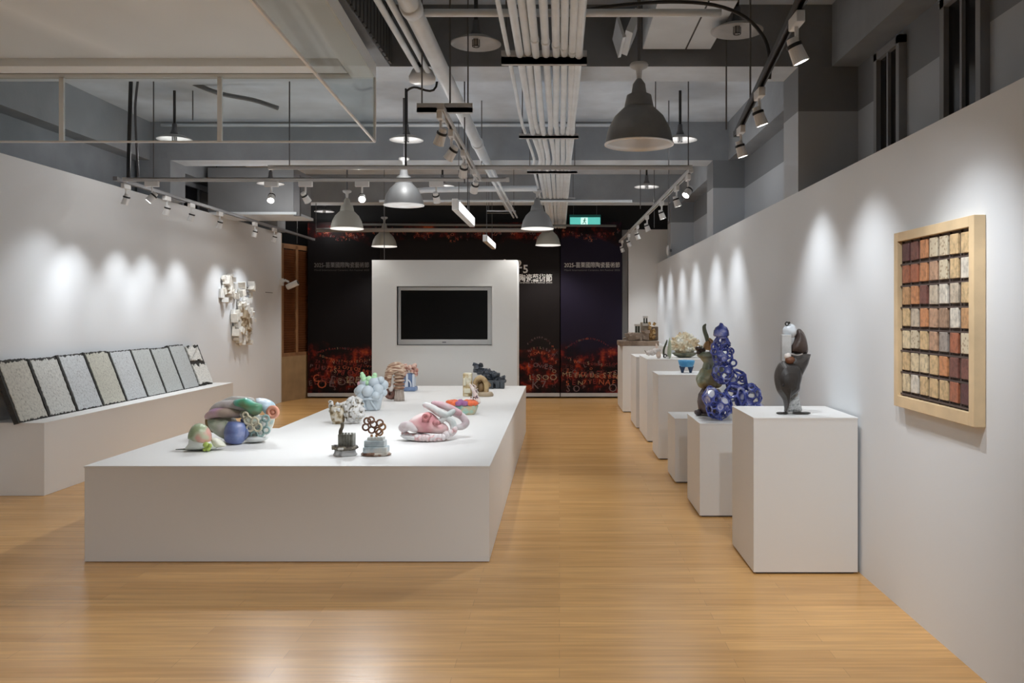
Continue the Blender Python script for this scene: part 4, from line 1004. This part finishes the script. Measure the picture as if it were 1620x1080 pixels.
# 9 orange and teal bowl with a white figure
t, q, s = sculpture('ruffled_bowl_sculpture', 'teal ceramic bowl with a puffed orange and purple rim and small white figure', 732, 660, 7.75, TZ, group=GC)
obj('bowl_body', lathe(B(), [(0, 0), (.105, 0), (.12, .015), (.142, .075), (.135, .085), (0, .07)], 28, Matrix.Diagonal((1, .6, 1, 1))), ramp_mat('bowl_teal', [(.40, (.14, .30, .26)), (.5, (.30, .46, .38)), (.58, (.56, .44, .26)), (.66, (.36, .60, .52))], scale=8, rough=.4, coat=.3), t, True)
bm = B(); bp = B()
for k in range(14):
    a = k*2*PI/14; c = Vector((.118*math.cos(a), .07*math.sin(a), .105)); blob(bp if k in (9, 10, 11, 4) and k != 9 else bm, c, (.036, .030, .026), 2, .3, 20, k)
obj('orange_rim', bm, c3('rim_orange', (.86, .16, .05), .35, coat=.5), t, True)
obj('purple_rim', bp, c3('rim_purple', (.34, .12, .30), .35, coat=.5), t, True)
bm = B(); RF = random.Random(6)
tube(bm, [q(757, 640, .0), q(752, 628, .0), q(747, 618, .0), q(744, 613, 0)], [.022, .02, .016, .008], 10, round_=True)
for k in range(12): c = Vector(q(748+RF.uniform(-4, 8), 616+RF.uniform(0, 22), RF.uniform(-.02, .02))); tube(bm, [c, c+Vector((RF.uniform(-.03, .03), RF.uniform(-.02, .02), RF.uniform(.0, .03)))], [.009, .003], 6, round_=True)
obj('white_figure', bm, ramp_mat('figure_white', [(.36, (.10, .06, .08)), (.44, (.74, .58, .54)), (.6, (.80, .74, .70))], scale=30, rough=.5), t, True)

# 10 pink twisted loops
t, q, s = sculpture('pink_loop_sculpture', 'pink and white ceramic of interlaced loops and a beaded ring', 685, 702, 6.2, TZ, group=GC)
PK = ramp_mat('pink_glaze', [(.38, (.66, .30, .32)), (.5, (.76, .46, .46)), (.64, (.80, .64, .62))], scale=8, rough=.45, detail=1, coat=.2)
GP = ramp_mat('grey_pink_glaze', [(.4, (.56, .44, .46)), (.55, (.66, .60, .60))], scale=12, rough=.5)
WG = ramp_mat('white_grey_glaze', [(.38, (.50, .55, .54)), (.55, (.72, .72, .70)), (.65, (.74, .60, .60))], scale=9, rough=.45)
obj('pink_wedge', pillow(B(), P([(640, 682), (652, 668), (668, 660), (682, 660), (696, 672), (708, 682), (706, 692), (680, 692), (655, 690)]), (0, 0, 0), .20), PK, t, True)
obj('grey_tube', tube(B(), [q(641, 681, -.06), q(650, 678, -.09), q(660, 684, -.10)], [.038, .034, .02], 14, round_=True), GP, t, True)
bm = B()
for k in range(15):
    u = k/14; px = 640+80*u; py = 690+8*math.sin(u*PI)+2-(6*max(0, u-.8)*5 if u > .8 else 0); blob(bm, q(px, min(py, 696), -.10*math.sin(u*PI)-.02), (.022, .026, .026), 2, .2, 20, k)
obj('beaded_ring', bm, ramp_mat('bead_pink', [(.42, (.78, .66, .66)), (.5, (.76, .46, .46)), (.58, (.76, .70, .70))], scale=14, rough=.45, detail=0), t, True)
obj('white_loop', tube(B(), [q(704, 692, -.04), q(717, 690, -.02), q(716, 676, .0), q(706, 668, .0), q(698, 672, -.02), q(690, 680, -.03)], [.02, .024, .026, .024, .02, .016], 12, round_=True), WG, t, True)
obj('upper_coil', tube(B(), [q(672, 648, .03), q(684, 652, .0), q(694, 658, -.02), q(706, 664, .0), q(716, 658, .03)], [.022, .026, .028, .026, .018], 12, round_=True), WG, t, True)
obj('rosy_coil', tube(B(), [q(684, 646, .06), q(698, 649, .05), q(712, 655, .06), q(724, 662, .08)], [.018, .026, .028, .024], 12, round_=True), ramp_mat('rosy_glaze', [(.4, (.64, .40, .44)), (.6, (.68, .60, .60))], scale=6, rough=.5, detail=1), t, True)
obj('far_loop', tube(B(), [q(714, 662, .10), q(728, 668, .10), q(735, 678, .08), q(728, 684, .06), q(716, 684, .05)], [.024, .028, .028, .024, .016], 12, round_=True), GP, t, True)
bm = B(); tube(bm, [q(677, 664, -.10), q(678, 664, -.04)], [.026, .03], 14); ring(bm, q(677, 664, -.10), .020, .009, seg=14)
obj('open_spout', bm, c3('spout_red', (.62, .24, .24)), t, True)
bm = B(); tube(bm, [q(691, 673, -.09), q(694, 676, -.03)], [.02, .026], 12)
obj('small_spout', bm, c3('spout_red2', (.56, .24, .25)), t, True)
obj('white_foot', pillow(B(), P([(635, 694), (650, 691), (676, 692), (694, 698), (680, 702), (648, 701)]), (0, -.04, 0), .16), c3('loop_foot_white', (.76, .76, .76)), t, True)

# 11 dark little tower
t, q, s = sculpture('grey_tower_sculpture', 'small dark grey ceramic tower with a bent chimney on a white base', 546, 723, 5.52, TZ, group=GC)
DK = ramp_mat('iron_dark', [(.4, (.05, .04, .03)), (.55, (.13, .11, .08)), (.66, (.26, .23, .17))], scale=25, rough=.5, bump=.5)
obj('white_base', lathe(B(), [(0, 0), (.070, 0), (.078, .006), (.070, .02), (.066, .036), (0, .04)], 22, Matrix.Diagonal((1, .8, 1, 1))), ramp_mat('base_white', [(.4, (.42, .42, .42)), (.5, (.74, .75, .76))], scale=16, rough=.4), t, True)
bm = lathe(B(), [(0, .036), (.064, .034), (.088, .050), (.080, .062), (.05, .066), (0, .066)], 14, Matrix.Diagonal((1, .8, 1, 1)))
for k in range(9): cbox(bm, (random.uniform(-.07, .07), random.uniform(-.05, .05), .055), (.03, .03, .022), Matrix.Rotation(k, 4, 'Z'))
obj('dark_terrace', bm, DK, t)
bm = box(B(), -.038, .058, -.035, .045, .062, .140)
for k in range(6): box(bm, -.036+k*.017, -.030+k*.017, -.042, -.035, .066, .140)
for k in range(5): box(bm, -.034+k*.020, -.024+k*.020, -.03, -.02, .140, .150)
obj('ribbed_block', bm, ramp_mat('block_greygreen', [(.4, (.17, .17, .14)), (.6, (.32, .32, .28))], scale=20, rough=.5), t, bevel=.003)
obj('chimney', tube(B(), [(-.022, -.02, .13), (-.024, -.02, .16), (-.014, -.02, .185), (-.012, -.02, .212)], [.015, .012, .011, .013], 10), DK, t, True)
obj('white_arch', cbox(B(), (-.01, -.072, .052), (.035, .02, .014)), c3('arch_w', (.75, .73, .68)), t, bevel=.004)

# 12 ringed block
t, q, s = sculpture('ring_stack_sculpture', 'pale blue stepped ceramic block crowned by brown honeycomb rings', 595, 723, 5.52, TZ, group=GC)
obj('rust_foot', lathe(B(), [(0, 0), (.085, 0), (.10, .008), (.085, .022), (0, .03)], 16, Matrix.Diagonal((1, .7, 1, 1))), ramp_mat('foot_rust', [(.4, (.14, .07, .04)), (.5, (.34, .20, .13)), (.58, (.60, .55, .48))], scale=22, rough=.6, bump=.5), t, True)
SKY = ramp_mat('block_sky', [(.4, (.40, .47, .50)), (.5, (.58, .64, .66)), (.64, (.70, .68, .62))], scale=10, rough=.45)
bm = box(B(), -.075, .078, -.05, .05, .02, .058); box(bm, -.070, .062, -.042, .042, .058, .10)
obj('stepped_block', bm, SKY, t, bevel=.006)
bm = box(B(), -.050, .052, -.035, .035, .10, .118)
for k in range(5): blob(bm, (-.04+k*.02, -.03, .118), (.009, .01, .007), 1)
obj('upper_step', bm, c3('step_pale', (.62, .64, .62)), t, bevel=.004)
bm = B(); bo = B()
for px, py, dy in ((581, 669, 0), (591, 674, 0), (601, 672, .0), (578, 679, .01), (588, 683, 0), (598, 684, 0), (586, 668, .02)): ring(bm, q(px, py, dy), 5.0*s, 1.45*s, seg=14, rs=6)
obj('brown_rings', bm, c3('rings_brown', (.22, .10, .055), .4, coat=.3), t, True)
for px, py, dy in ((605, 678, 0), (600, 687, .01)): ring(bo, q(px, py, dy), 4.8*s, 1.5*s, seg=14, rs=6)
tube(bo, [q(596, 690, 0), q(595, 696, 0)], .008, 8); tube(bo, [q(588, 690, 0), q(588, 697, 0)], .008, 8)
obj('tan_rings', bo, c3('rings_tan', (.40, .20, .08), .4, coat=.3), t, True)

# ---- on the pedestals
GP_ = 'ceramic sculptures on the white pedestals'
# blue footed bowl
t, q, s = sculpture('blue_footed_bowl', 'small bright blue ceramic bowl on two dark legs', 1086, 590, 9.0, .87, group=GP_)
BB = ramp_mat('bowl_blue', [(.4, (.04, .22, .45)), (.6, (.12, .40, .62))], scale=8, rough=.4)
obj('bowl', lathe(B(), [(0, .062), (.066, .064), (.078, .085), (.090, .130), (.082, .132), (.06, .10), (0, .085)], 28), BB, t, True)
for sx in (-1, 1):
    obj('leg', lathe(B(), [(0, 0), (.013, 0), (.017, .02), (.034, .066), (.02, .09), (0, .09)], 14, Matrix.Translation((sx*.043, 0, 0))), c3('leg_navy', (.025, .06, .13)), t, True)

# cream coral
t, q, s = sculpture('cream_coral_sculpture', 'cream spiky coral ceramic resting in a dark shallow dish', 1083, 565, 10.3, .963, group=GP_)
CR = ramp_mat('coral_cream', [(.38, (.62, .46, .28)), (.5, (.76, .68, .50)), (.62, (.82, .80, .72))], scale=9, rough=.65, bump=.5)
bm = B(); RC = random.Random(9)
blob(bm, q(1083, 546), (.14, .12, .12), 3, .3, 25, 3)
for k in range(170):
    a, b_ = RC.uniform(0, 2*PI), RC.uniform(-.3, 1.5); d_ = Vector((math.cos(a)*math.cos(b_), math.sin(a)*math.cos(b_)*.8, math.sin(b_)))
    c = Vector(q(1083, 548))+Vector((d_.x*.12, d_.y*.11, d_.z*.10)); l = RC.uniform(.05, .085)
    tube(bm, [c, c+d_*l*.6+Vector((RC.uniform(-.01, .01), 0, RC.uniform(0, .012))), c+d_*l], [.020, .016, .006], 6, n=2, round_=False)
obj('coral_spikes', bm, CR, t)
obj('dark_dish', lathe(B(), [(0, 0), (.07, .002), (.12, .022), (.155, .055), (.150, .058), (.12, .03), (0, .012)], 28, Matrix.Diagonal((1, .8, 1, 1))), ramp_mat('dish_moss', [(.4, (.06, .07, .05)), (.6, (.22, .22, .15))], scale=14, rough=.5), t, True)
# slender green one and white shells beside it
t, q, s = sculpture('green_stem_sculpture', 'thin dark green ceramic stem on a black and white foot beside the cream coral', 1053, 567.5, 10.03, .963, group=GP_)
obj('dark_stem', tube(B(), [q(1050, 563, -.01), q(1050, 552, -.01), q(1054, 541, -.01), q(1055, 537, -.01)], [.010, .013, .010, .006], 8, round_=True), c3('stem_dark', (.05, .06, .03)), t, True)
obj('sage_blade', pillow(B(), P([(1056, 564), (1057, 545), (1060, 533), (1062, 545), (1062, 564)]), (0, .02, 0), .04), c3('blade_sage', (.36, .40, .28)), t, True)
bm = B(); ring(bm, q(1052, 562, -.02), .018, .010, seg=12); blob(bm, q(1056, 564, -.01), (.02, .02, .012), 2)
obj('knotted_foot', bm, ramp_mat('foot_bw', [(.45, (.04, .03, .03)), (.52, (.7, .66, .64))], scale=20, rough=.4), t, True)
t, q, s = sculpture('shell_sculpture', 'small white and blush shell-like ceramic at the edge of the long pedestal', 1034, 566, 10.1, .963, group=GP_)
bm = B()
for px, py, r in ((1026, 561, 4), (1031, 560, 5), (1036, 558, 5), (1040, 556, 5)): blob(bm, q(px, py), (r*s, .03, r*s), 2, .5, 25, px)
obj('white_shells', bm, c3('shell_white', (.76, .70, .66)), t, True)
obj('blush_spire', tube(B(), [q(1042, 565), q(1040, 554), q(1038, 546)], [.03, .022, .006], 10, round_=True), c3('spire_blush', (.74, .58, .48)), t, True)
obj('thin_stalk', tube(B(), [q(1024, 562), q(1021, 558), q(1020, 556)], .004, 6), c3('stalk_dark', (.2, .16, .12)), t)

# brown temple on slab at far pedestal
t, q, s = sculpture('temple_model_sculpture', 'brown ceramic temple-like model on a brown slab, farthest pedestal', 1006, 548, 13.15, 1.0, group=GP_)
obj('brown_slab', box(B(), q(978, 0)[0], q(1040, 0)[0], -.22, .30, 0, .075), ramp_mat('slab_brown', [(.4, (.20, .14, .10)), (.6, (.36, .27, .20))], scale=6, rough=.6), t, bevel=.01)
obj('long_block', box(B(), q(994, 0)[0], q(1026, 0)[0], -.10, .16, .075, .20), c3('block_mushroom', (.42, .33, .26)), t, bevel=.012)
bm = B(); RT2 = random.Random(1)
for k in range(16): cbox(bm, q(RT2.uniform(988, 1026), RT2.uniform(526, 541), RT2.uniform(-.18, .0)), (RT2.uniform(.03, .12), .05, RT2.uniform(.02, .05)), Matrix.Rotation(RT2.uniform(-.4, .4), 4, 'Y'))
obj('small_blocks', bm, c3('blocks_taupe', (.36, .28, .22)), t, bevel=.006)
bm = B(); 
for px in (1006, 1010): cbox(bm, q(px, 522.5, -.05), (.032, .04, .11))
for px in (1019, 1023): cbox(bm, q(px, 509, 0), (.02, .04, .10))
obj('dark_niches', bm, c3('niche_dark', (.05, .06, .04)), t)
bm = B(); cbox(bm, q(1008, 515.5, -.05), (.09, .06, .035)); cbox(bm, q(1021, 503, 0), (.08, .06, .035)); cbox(bm, q(1021, 515, 0), (.09, .06, .04)); 
obj('white_caps', bm, c3('caps_white', (.70, .68, .64)), t, bevel=.006)
obj('tower_core', box(B(), q(1014, 0)[0], q(1028, 0)[0], .0, .12, .2, .36), c3('core_taupe', (.42, .36, .28)), t, bevel=.01)
bm = B()
for k in range(22): cbox(bm, q(1031+RT2.uniform(-4, 5), RT2.uniform(513, 540), RT2.uniform(-.10, .0)), (.04, .05, .05), Matrix.Rotation(RT2.uniform(-.5, .5), 4, 'Y'))
obj('gold_tower', bm, ramp_mat('tower_gold', [(.4, (.26, .13, .03)), (.55, (.52, .34, .14)), (.66, (.62, .52, .36))], scale=12, rough=.5), t, bevel=.006)
obj('tall_back', box(B(), q(1026, 0)[0], q(1042, 0)[0], .04, .2, .075, .29), c3('back_brown', (.26, .19, .13)), t, bevel=.01)

# gourd with twisted horn
t, q, s = sculpture('gourd_sculpture', 'tall green and brown gourd ceramic with twisted horn, beside the blue lattice', 1122, 652, 6.76, .69, group=GP_)
GG = ramp_mat('gourd_glaze', [(.34, (.10, .06, .03)), (.44, (.24, .17, .07)), (.5, (.34, .30, .15)), (.58, (.26, .30, .20)), (.68, (.40, .44, .34))], scale=7, rough=.3, bump=.4, coat=.5)
GN = ramp_mat('gourd_neck_glaze', [(.38, (.09, .11, .06)), (.5, (.22, .26, .18)), (.64, (.36, .40, .33))], scale=8, rough=.3, bump=.4, coat=.5)
obj('lower_bulb', lathe(B(), [(0, 0), (.075, 0), (.095, .03), (.105, .09), (.095, .15), (.07, .19), (0, .20)], 26, Matrix.Translation(q(1124, 652, 0))), ramp_mat('bulb_plum', [(.4, (.07, .045, .05)), (.6, (.17, .12, .12))], scale=7, rough=.35, coat=.4), t, True)
bm = B(); blob(bm, q(1122, 597, 0), (.100, .09, .095), 4, .12, 15, 2); blob(bm, q(1112, 602, -.04), (.055, .05, .055), 3); blob(bm, q(1134, 600, -.03), (.045, .05, .06), 3)
obj('upper_bulb', bm, GG, t, True)
obj('neck', tube(B(), [q(1120, 590, 0), q(1122, 572, 0), q(1118, 560, 0)], [.060, .045, .060], 18), GN, t, True)
obj('folded_arm', tube(B(), [q(1140, 588, -.02), q(1138, 574, -.03), q(1131, 562, -.04), q(1127, 556, -.03)], [.022, .024, .022, .016], 12, round_=True), c3('arm_celadon', (.32, .36, .31), .3, coat=.5), t, True)
bm = lathe(B(), [(0, 0), (.055, 0), (.074, .015), (.078, .035), (.060, .050), (0, .05)], 24, Matrix.Translation(q(1118, 565, 0)))
tube(bm, [q(1108, 562, -.02), q(1104, 553, -.02), q(1108, 548, -.02)], .016, 10, round_=True)
obj('collar', bm, GN, t, True)
bm = B()
for k, (px, py) in enumerate(((1104, 549), (1110, 552), (1132, 550), (1126, 553), (1106, 556))): blob(bm, q(px, py, -.02), (.026, .03, .02), 2, .4, 20, k)
obj('dark_lobes', bm, c3('lobes_dark', (.06, .04, .03), .3), t, True)
bm = B(); tube(bm, [q(1118, 552, 0), q(1119, 545, 0), q(1121, 538, 0)], [.045, .030, .018], 14); tube(bm, [q(1122, 550, -.03), q(1126, 540, -.03), q(1122, 535, -.02)], .012, 8, round_=True)
obj('amber_knot', bm, ramp_mat('knot_amber', [(.4, (.16, .07, .02)), (.6, (.42, .24, .09))], scale=10, rough=.3, coat=.5), t, True)
obj('twisted_horn', tube(B(), [q(1120, 542, 0), q(1118, 532, 0), q(1115, 523, 0), q(1114, 516, 0), q(1116, 512, 0)], [.016, .018, .017, .015, .008], 12, round_=True), c3('horn_green', (.11, .13, .08), .35, coat=.4), t, True)
bm = B(); blob(bm, q(1104, 650, -.02), (.03, .04, .025), 2, .5, 20); blob(bm, q(1120, 652, .0), (.09, .08, .012), 2)
obj('foot', bm, c3('gourd_foot', (.08, .06, .06)), t, True)

# blue lattice sculpture
CELLS = []
def lattice(bm, bs, c, rad, sub, r, seed, R, fillp=.25, keep=None):
    """open cell network wrapped on an ellipsoid: edges as bars, some cells closed"""
    g = bmesh.new(); bmesh.ops.create_icosphere(g, subdivisions=sub, radius=1)
    RND = random.Random(seed); rot = Matrix.Rotation(RND.uniform(0, 6), 3, 'Z') @ Matrix.Rotation(RND.uniform(0, 6), 3, 'X')
    def pos(v):
        v = rot @ v.normalized(); k = 1+.10*noise.noise(v*2.3+Vector((seed, 0, 0)))
        return Vector((v.x*rad[0], v.y*rad[1], v.z*rad[2]))*k+Vector(c)
    g.faces.ensure_lookup_table()
    cen = {f.index: f.calc_center_median().normalized()+Vector([RND.uniform(-.08, .08) for _ in range(3)])*(.6 if sub > 1 else 1) for f in g.faces}
    for e in g.edges:
        a, b_ = (f.index for f in e.link_faces)
        pa, pb = pos(cen[a]), pos(cen[b_]); rr = r*RND.uniform(.6, 1.1)
        tube(bm, [pa, (pa+pb)/2+(pa+pb-2*Vector(c)).normalized()*r*.3, pb], [rr*1.15, rr*.8, rr*1.15], 6, n=2)
    for v in g.verts:
        if RND.random() < fillp:
            loop = [pos(cen[f.index]) for f in v.link_faces]; cc = pos(v.co)
            n_ = (cc-Vector(c)).normalized(); u = n_.orthogonal().normalized(); w_ = n_.cross(u)
            loop.sort(key=lambda p: math.atan2((p-cc).dot(w_), (p-cc).dot(u)))
            bs = B(); vs = [bs.verts.new(p) for p in loop]; vi = [bs.verts.new(p-n_*.008) for p in loop]
            bs.faces.new(vs); bs.faces.new(vi[::-1])
            for k in range(len(vs)):
                j = (k+1) % len(vs); bs.faces.new((vs[k], vi[k], vi[j], vs[j]))
            CELLS.append(bs)
    g.free()
t, q, s = sculpture('blue_lattice_sculpture', 'cobalt blue and white openwork ceramic tower spreading into a low mound', 1150, 661, 6.46, .69, group=GP_)
bm, bs = B(), None
for k, (px, py, dy, rx, ry, rz, sub, r, fp) in enumerate((
        (1144, 543, .05, 12, 11, 12, 1, .011, .5), (1145, 563, .05, 16, 12, 16, 2, .0075, .20), (1146, 590, .06, 17, 12, 18, 2, .0078, .18),
        (1168, 604, .08, 18, 12, 18, 1, .0125, .22), (1187, 629, .10, 22, 14, 21, 2, .0085, .22), (1200, 645, .08, 11, 10, 7, 1, .010, .4),
        (1163, 632, .05, 19, 13, 24, 1, .0135, .25), (1136, 641, -.03, 20, 14, 21, 2, .0085, .20), (1124, 628, -.02, 13, 12, 15, 1, .011, .6))):
    lattice(bm, bs, q(px, py, dy), (rx*s, ry*s, rz*s), sub, r, k+3, None, fp)
BLU = ramp_mat('cobalt_glaze', [(.40, (.028, .045, .24)), (.5, (.06, .09, .42)), (.58, (.20, .24, .62)), (.68, (.60, .62, .78))], scale=12, rough=.15, bump=.15, coat=.8)
obj('openwork', bm, BLU, t, True)
CELLM = ramp_mat('cell_glaze', [(.40, (.06, .09, .40)), (.48, (.30, .33, .66)), (.56, (.74, .76, .86))], scale=14, rough=.12, bump=.1, coat=.8)
for bs in CELLS: obj('closed_cell', bs, CELLM, t)
obj('crown_dome', lathe(B(), [(0, .075), (.012, .07), (.02, .055), (.045, .04), (.058, .015), (.062, -.02), (.05, -.03), (0, -.03)], 16, Matrix.Translation(q(1143, 526, .05))), BLU, t, True)
obj('finial', blob(B(), q(1142, 513, .05), (.010, .010, .014), 2), c3('finial_blue', (.03, .05, .2)), t, True)
bm = B()
for k in range(9):
    RQ = random.Random(k); px, py = ((1133, 548), (1130, 556), (1159, 556), (1161, 574), (1200, 646), (1206, 648), (1178, 600), (1190, 612), (1124, 616))[k]
    obj('outer_loop', ring(B(), q(px, py, RQ.uniform(0, .08)), 5*s, 1.6*s, seg=12, rs=6), BLU, t, True)

# dark folded sculpture on the near pedestal
t, q, s = sculpture('dark_folded_sculpture', 'dark brown folded leaf-like ceramic with pale tube and speckled leg', 1252, 656, 5.08, .90, group=GP_)
DB = ramp_mat('dark_clay', [(.4, (.030, .026, .024)), (.55, (.055, .048, .044)), (.68, (.085, .07, .06))], scale=6, rough=.42, bump=.25)
SP = ramp_mat('speckled_clay', [(.36, (.22, .23, .23)), (.48, (.50, .51, .51)), (.6, (.62, .63, .63))], scale=90, rough=.6)
obj('speckled_leg', pillow(B(), [(q(a, b)[0], q(a, b)[2]) for a, b in ((1243, 655), (1247, 636), (1258, 622), (1263, 616), (1266, 635), (1270, 651), (1268, 656))], (0, .03, 0), .07, rim=.5), SP, t)
obj('lower_leaf', pillow(B(), P([(1241, 655), (1238, 636), (1228, 620), (1224, 600), (1227, 585), (1235, 575), (1250, 574), (1264, 578), (1267, 595), (1264, 610), (1262, 621), (1250, 631), (1244, 642)]), (0, -.02, 0), .14), DB, t)
obj('middle_fold', pillow(B(), [(q(a, b)[0], q(a, b)[2]) for a, b in ((1243, 574), (1252, 563), (1264, 562), (1281, 563), (1277, 578), (1266, 600), (1262, 606), (1250, 592))], (0, .0, 0), .11, rim=.4), DB, t)
obj('upper_leaf', pillow(B(), P([(1249, 560), (1253, 545), (1260, 532), (1265, 523), (1273, 530), (1278, 544), (1279, 560), (1270, 566), (1258, 562)]), (0, .02, 0), .10), ramp_mat('dark_clay_red', [(.4, (.028, .02, .018)), (.6, (.075, .05, .042))], scale=6, rough=.4, bump=.3), t)
obj('fold_rim', tube(B(), [q(1249, 563, -.035), q(1258, 564, -.055), q(1266, 562, -.045)], .004, 6), c3('rim_pale', (.32, .29, .27)), t)
obj('rusty_hollow', blob(B(), q(1247, 572, -.045), (.030, .02, .022), 2, .3, 20), c3('hollow_rust', (.14, .05, .02)), t, True)
obj('pale_tube', prism(B(), [(-.03, -.03), (.025, -.035), (.03, .02), (-.025, .03)], q(0, 574)[2], q(0, 532)[2]), ramp_mat('tube_grey', [(.4, (.34, .35, .35)), (.6, (.56, .57, .57))], scale=8, rough=.4), t, bevel=.004).location = (q(1243, 0)[0], 0, 0)
bm = blob(B(), q(1251, 527, .02), (.042, .042, .045), 3, .1, 15); blob(bm, q(1253, 541, .03), (.03, .035, .05), 3)
obj('white_dome', bm, c3('dome_white', (.62, .66, .70), .4, coat=.3), t, True)
obj('pale_socket', blob(B(), q(1244, 566, -.03), (.022, .02, .022), 2, .3, 20), c3('socket_pale', (.68, .62, .58)), t, True)
bm = B(); ring(bm, q(1245, 515, 0), .010, .004, seg=12, rs=6); blob(bm, q(1248, 513.5, -.005), (.008, .008, .008), 2)
obj('black_knob', bm, c3('knob_black', (.02, .02, .02), .3), t, True)
bm = B()
for px, w_ in ((1233, .025), (1240, .02), (1262, .04), (1272, .035)): blob(bm, q(px, 655.5, -.02), (w_, .02, .007), 2)
obj('dark_chips', bm, c3('chips_dark', (.04, .035, .03)), t, True)
obj('small_hole', blob(B(), q(1233, 611, -.085), (.007, .006, .011), 2), BLACKM, t, True)

# ------------------------------------------------------------------ set every sculpture down on what carries it
bpy.context.view_layer.update()
def meshes(o): return ([o] if o.type == 'MESH' else [])+[m for c in o.children for m in meshes(c)]
for o in list(COL.objects):
    if o.parent is None and o.get('category') == 'ceramic sculpture':
        low = min((m.matrix_world @ v.co).z for m in meshes(o) for v in m.data.vertices)
        o.location.z += o.location.z-low+.0005
